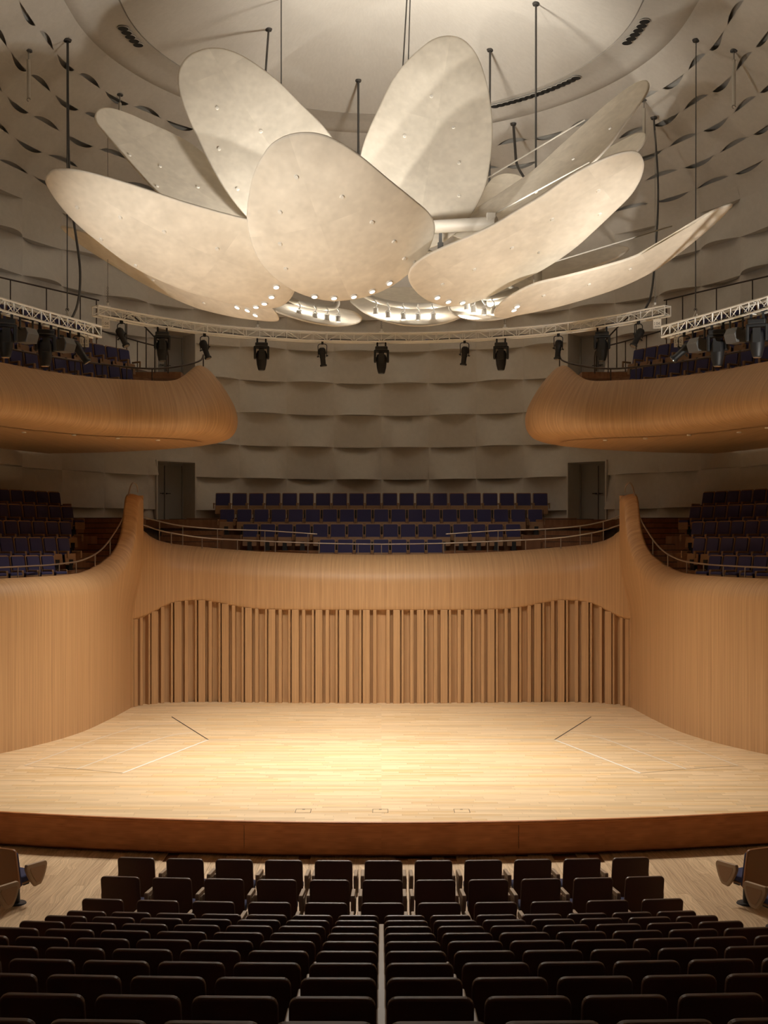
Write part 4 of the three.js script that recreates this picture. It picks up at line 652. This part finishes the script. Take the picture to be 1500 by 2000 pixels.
function sign(num) {                       // number plate hung from a truss
  const cv = document.createElement('canvas'); cv.width = 160; cv.height = 192; const x = cv.getContext('2d');
  x.fillStyle = '#e9e4da'; x.fillRect(0, 0, 160, 192); x.fillStyle = '#26231f'; x.font = '74px sans-serif'; x.textAlign = 'center'; x.textBaseline = 'middle'; x.fillText(num, 98, 88);
  for (const y of [62, 96]) { x.fillRect(16, y, 20, 3); x.fillRect(16, y + 9, 20, 3); x.fillRect(24, y - 5, 3, 22); }
  for (let i = 0; i < 9; i++) x.fillRect(36 + i * 12, 150, i === 4 ? 3 : 8, 11);
  const tx = new THREE.CanvasTexture(cv); tx.colorSpace = THREE.SRGBColorSpace; return M({ map: tx, roughness: 0.6 });
}
const sm = { '04': sign('04'), '01': sign('01'), '02': sign('02') };
function hangSign(num, x, y, d, turn, label) {
  const t = thing('truss_sign', label, 'sign', 'number plates on the trusses', [x, y, d], turn);
  mesh('plate', box(0.205, 0.245, 0.006, 0, 0, 0), mat.whiteMetal, t); const p = mesh('print', new THREE.PlaneGeometry(0.2, 0.24), sm[num], t); p.position.z = 0.0045;
  mesh('hook', [box(0.01, 0.05, 0.01, -0.07, 0.14, 0), box(0.01, 0.05, 0.01, 0.07, 0.14, 0)], mat.chain, t);
}
const A4 = [[-7.3, 11.5, 30.3], [-6.3, 11.5, 31.6], [-4.9, 11.5, 32.9], [-3.5, 11.5, 33.65], [-1.75, 11.5, 34.2], [0, 11.5, 34.35], [1.75, 11.5, 34.2], [3.5, 11.5, 33.65], [4.9, 11.5, 32.9], [6.3, 11.5, 31.6], [7.3, 11.5, 30.3]];
const t4 = truss('curved_truss', 'long curved white box truss with number 04 behind the canopy', A4, 44);
const d4 = x => lerpTable(A4.map(p => [p[0], p[2]]), x);
hangSign('04', -7.08, 11.2, 30.5, 0.3, 'white number plate 04 at the balcony end with odd seat numbers');
hangSign('04', 7.08, 11.2, 30.5, -0.3, 'white number plate 04 at the balcony end with even seat numbers');
const heads = [[-5.9, 0.15], [-3.4, 0.1], [0, 0], [3.39, -0.1], [5.93, -0.15]], profs = [[-6.78, -0.45, 0.5], [-4.9, -0.3, 0.35], [-1.7, 0.0, 0.1], [2.38, 0.15, -0.12], [4.9, 0.2, -0.1], [6.72, 0.45, -0.55]];
heads.forEach(([x, r], i) => dup(tr.movingHead, [x, 11.5 - TS / 2 - 0.05, d4(x)], r, i === 2 ? 'black moving head lamp at the middle of the curved truss' : `black moving head lamp, ${Math.abs(i - 2) === 1 ? 'next to' : 'furthest from'} the middle one on the curved truss, ${i < 2 ? 'odd' : 'even'} side`, 'moving heads on the curved truss'));
profs.forEach(([x, r, tilt], i) => { const c = dup(tr.profile, [x, 11.5 - TS / 2 - 0.03, d4(x)], r, `black profile spotlight on the curved truss, ${['third', 'second', 'first', 'first', 'second', 'third'][i]} from its middle, ${i < 3 ? 'odd' : 'even'} side`, 'profile spotlights on the curved truss'); c.children.find(o => o.name === 'body').rotation.z = tilt; });
for (const s of [-1, 1]) {
  const num = s < 0 ? '01' : '02', path = [[8.9, 20.5], [8.35, 22.4], [7.8, 24.2], [7.2, 25.75], [6.54, 27.3]].map(p => [s * p[0], 10.42, p[1]]);
  truss('side_truss', `white box truss above the side stage wall by the ${s < 0 ? 'odd' : 'even'}-numbered balcony`, path, 24);
  hangSign(num, s * 6.74, 10.14, 26.95, -s * 0.25, `white number plate ${num} under the end of the side truss`);
  const dd = x => lerpTable(path.map(p => [Math.abs(p[0]), p[2]]).sort((a, b) => a[0] - b[0]), Math.abs(x));
  for (const [x, lab] of [[7.72, 'outer'], [7.25, 'inner']]) dup(tr.movingHead, [s * x, 10.42 - TS / 2 - 0.05, dd(x)], s * -0.4, `black moving head lamp on the ${s < 0 ? 'odd' : 'even'}-side truss, ${lab === 'inner' ? 'nearer its number plate' : 'further from its number plate'}`, 'moving heads on the side trusses');
  for (const [x, lab] of [[7.48, 'between the moving heads'], [7.0, 'next to the profile spotlight']]) dup(tr.wash, [s * x, 10.42 - TS / 2 - 0.03, dd(x)], s < 0 ? -0.5 : Math.PI + 0.5, `grey angular wash light on the ${s < 0 ? 'odd' : 'even'}-side truss, ${lab}`, 'wash lights on the side trusses');
  const c = dup(tr.profile, [s * 6.8, 10.42 - TS / 2 - 0.03, dd(6.8)], s * -0.2, `black profile spotlight beside the number plate of the ${s < 0 ? 'odd' : 'even'}-side truss`, 'profile spotlights on the side trusses'); c.children.find(o => o.name === 'body').rotation.z = s < 0 ? 0.6 : -0.85;
}

// ---------- cables, chains, hoists ----------
function cableRun(name, label, pts, r, m, rose, group) {
  const t = thing(name, label, 'cable', group);
  mesh('cable', pts.length > 2 ? tube(pts.map(p => V3(...p)), r, 48, 6) : rod(V3(...pts[0]), V3(...pts[1]), r, 6), m, t);
  if (rose) mesh('ceiling_rose', cyl(0.11, 0.09, 0.06, pts[0][0], pts[0][1] - 0.02, -pts[0][2], 16), m, t);
  return t;
}
const canopyGroup = 'wires holding the petal canopy';
cableRun('suspension_cable', 'dark ceiling wire dropping behind the upright petal beside the odd-numbered balcony', [[-3.42, 21.15, 36.02], [-3.3, 17.5, 33.0]], 0.035, mat.cable, true, canopyGroup);
cableRun('suspension_cable', 'thin ceiling wire beside the top of the upright leaning petal', [[-2.92, 21.4, 34.6], [-2.8, 16.5, 33.2]], 0.018, mat.cable, false, canopyGroup);
cableRun('suspension_cable', 'dark ceiling wire between the two upright petals', [[-0.76, 20.77, 39.02], [-0.76, 17.0, 39.02]], 0.04, mat.cable, true, canopyGroup);
cableRun('suspension_cable', 'one of two wires meeting at the shoulder of the tallest petal', [[0.75, 21.55, 34.6], [0.55, 18.0, 33.0]], 0.022, mat.cable, false, canopyGroup);
cableRun('suspension_cable', 'one of two wires meeting at the shoulder of the tallest petal', [[0.84, 21.55, 34.6], [0.72, 18.0, 33.0]], 0.018, mat.cable, false, canopyGroup);
cableRun('suspension_cable', 'dark ceiling wire dropping beside the edge of the tallest petal', [[3.39, 20.96, 37.06], [3.36, 15.8, 37.0]], 0.035, mat.cable, true, canopyGroup);
cableRun('suspension_cable', 'straight ceiling wire down to the slender steep petal', [[4.45, 21.1, 34.2], [4.42, 15.8, 34.0]], 0.03, mat.cable, true, canopyGroup);
for (const [x, d, top] of [[-3.5, 33.65, 13.2], [0, 34.35, 14], [3.5, 33.65, 13.2], [-7.05, 30.6, 16.0], [7.05, 30.6, 16.2]]) {
  const t = thing('hoist_chain', `steel chain holding the curved truss, ${Math.abs(x) > 6 ? 'at its end' : x ? 'midway along it' : 'at its middle'}${x ? (x < 0 ? ', odd seat side' : ', even seat side') : ''}`, 'chain', 'chains of the curved truss');
  mesh('wire', rod(V3(x, 12.2, d), V3(x, top, d), 0.008, 5), mat.chain, t);
  const link = new THREE.TorusGeometry(0.022, 0.007, 5, 10); for (let i = 0; i < 14; i++) { const l = mesh('link', link, mat.chain, t); l.position.set(x, 11.72 + i * 0.035, -d); l.rotation.y = i % 2 ? Math.PI / 2 : 0; }
  mesh('bracket', [box(0.14, 0.05, 0.1, x, 11.66, -d, 0.01), cyl(0.03, 0.03, 0.12, x, 11.7, -d)], mat.whiteMetal, t);
}
for (const s of [-1, 1]) {
  const num = s < 0 ? '01' : '02', ax = [s * 8.9, 19.8, 33.6], bx = [s * 6.98, 10.75, 26.4];
  cableRun('truss_cable', `steel wire holding the ${s < 0 ? 'odd' : 'even'}-side truss from the ceiling`, [ax, bx], 0.014, mat.cable, true, 'wires of the side trusses');
  const p = thing('truss_bracket', `triangular lifting plate on the ${s < 0 ? 'odd' : 'even'}-side truss`, 'bracket', 'lifting plates of the side trusses'); const sh = new THREE.Shape(); sh.moveTo(-0.16, 0); sh.lineTo(0.16, 0); sh.lineTo(0.0, 0.2);
  const m = mesh('plate', new THREE.ExtrudeGeometry(sh, { depth: 0.012, bevelEnabled: false }), mat.whiteMetal, p); m.position.set(bx[0], 10.55, -26.4); m.rotation.y = s * 0.9;
  mesh('shackle', new THREE.TorusGeometry(0.035, 0.01, 6, 14).translate(bx[0], 10.76, -26.4), mat.chain, p);
}
cableRun('power_cable', 'black power cable sagging from the ceiling to truss 01', [[-8.87, 19.8, 33.6], [-8.6, 17.4, 32.6], [-7.9, 14.4, 30.2], [-7.1, 11.9, 28.0], [-6.95, 10.95, 27.1], [-7.0, 10.55, 26.7]], 0.03, mat.cable, true, 'sagging power cables');
cableRun('power_cable', 'black power cable sagging to the curved truss beside plate 04', [[8.6, 19.0, 37.5], [8.2, 16.0, 35.2], [7.85, 14.0, 34.0], [7.4, 12.4, 32.6], [6.95, 11.7, 31.4]], 0.03, mat.cable, true, 'sagging power cables');
cableRun('power_cable', 'short black power cable hanging behind the tallest petal', [[4.53, 19.97, 40.8], [4.5, 18.9, 40.0], [4.45, 18.0, 39.0], [4.6, 17.2, 38.0]], 0.045, mat.cable, true, 'sagging power cables');
for (const [x, y, d, len, lab] of [[-9.77, 19.2, 32.9, 1.05, 'high over the odd-numbered terrace'], [9.76, 19.2, 32.9, 1.25, 'high over the even-numbered terrace'], [-8.19, 19.6, 37.2, 0.6, 'behind the slim raised petal'], [8.27, 19.5, 37.4, 0.95, 'behind the slender steep petal']]) {
  const t = thing('hoist_rod', `grey hanging hoist rod with hook, ${lab}`, 'hoist', 'hoist rods in the dome');
  mesh('ceiling_rose', cyl(0.1, 0.1, 0.04, x, y, -d, 16), mat.grey, t); mesh('chain', cyl(0.02, 0.02, 0.25, x, y - 0.13, -d, 6), mat.chain, t);
  mesh('rod', cyl(0.05, 0.05, len, x, y - 0.25 - len / 2, -d, 12), mat.pipe, t); mesh('hook', new THREE.TorusGeometry(0.045, 0.015, 6, 14, 4.6).translate(x, y - 0.3 - len, -d), mat.chain, t);
}
{ // rows of recessed lamps, switched off, along the ceiling groove
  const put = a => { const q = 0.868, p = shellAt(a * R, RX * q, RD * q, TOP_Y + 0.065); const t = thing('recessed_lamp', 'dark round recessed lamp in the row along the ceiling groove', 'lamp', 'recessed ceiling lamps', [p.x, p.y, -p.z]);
    mesh('trim_ring', new THREE.TorusGeometry(0.15, 0.012, 6, 24).rotateX(Math.PI / 2), mat.ceiling, t); mesh('painted_hole_shade', cyl(0.145, 0.145, 0.03, 0, 0.0, 0, 24), mat.black, t); };  // flat black disc paints the shaded inside of the lamp hole
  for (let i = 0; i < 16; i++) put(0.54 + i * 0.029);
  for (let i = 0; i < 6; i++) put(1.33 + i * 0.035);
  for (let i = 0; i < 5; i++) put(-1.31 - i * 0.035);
}
// exit lamp glimpsed low beside the even-side terrace stair
{ const t = thing('step_sign', 'small dim green sign at the foot of the terrace stair', 'sign', '', [7.95, 4.75, 33.9]); mesh('plate', box(0.3, 0.14, 0.03, 0, 0, 0, 0.01), mat.green, t); delete t.userData.group; }
renderer.render(scene, camera);
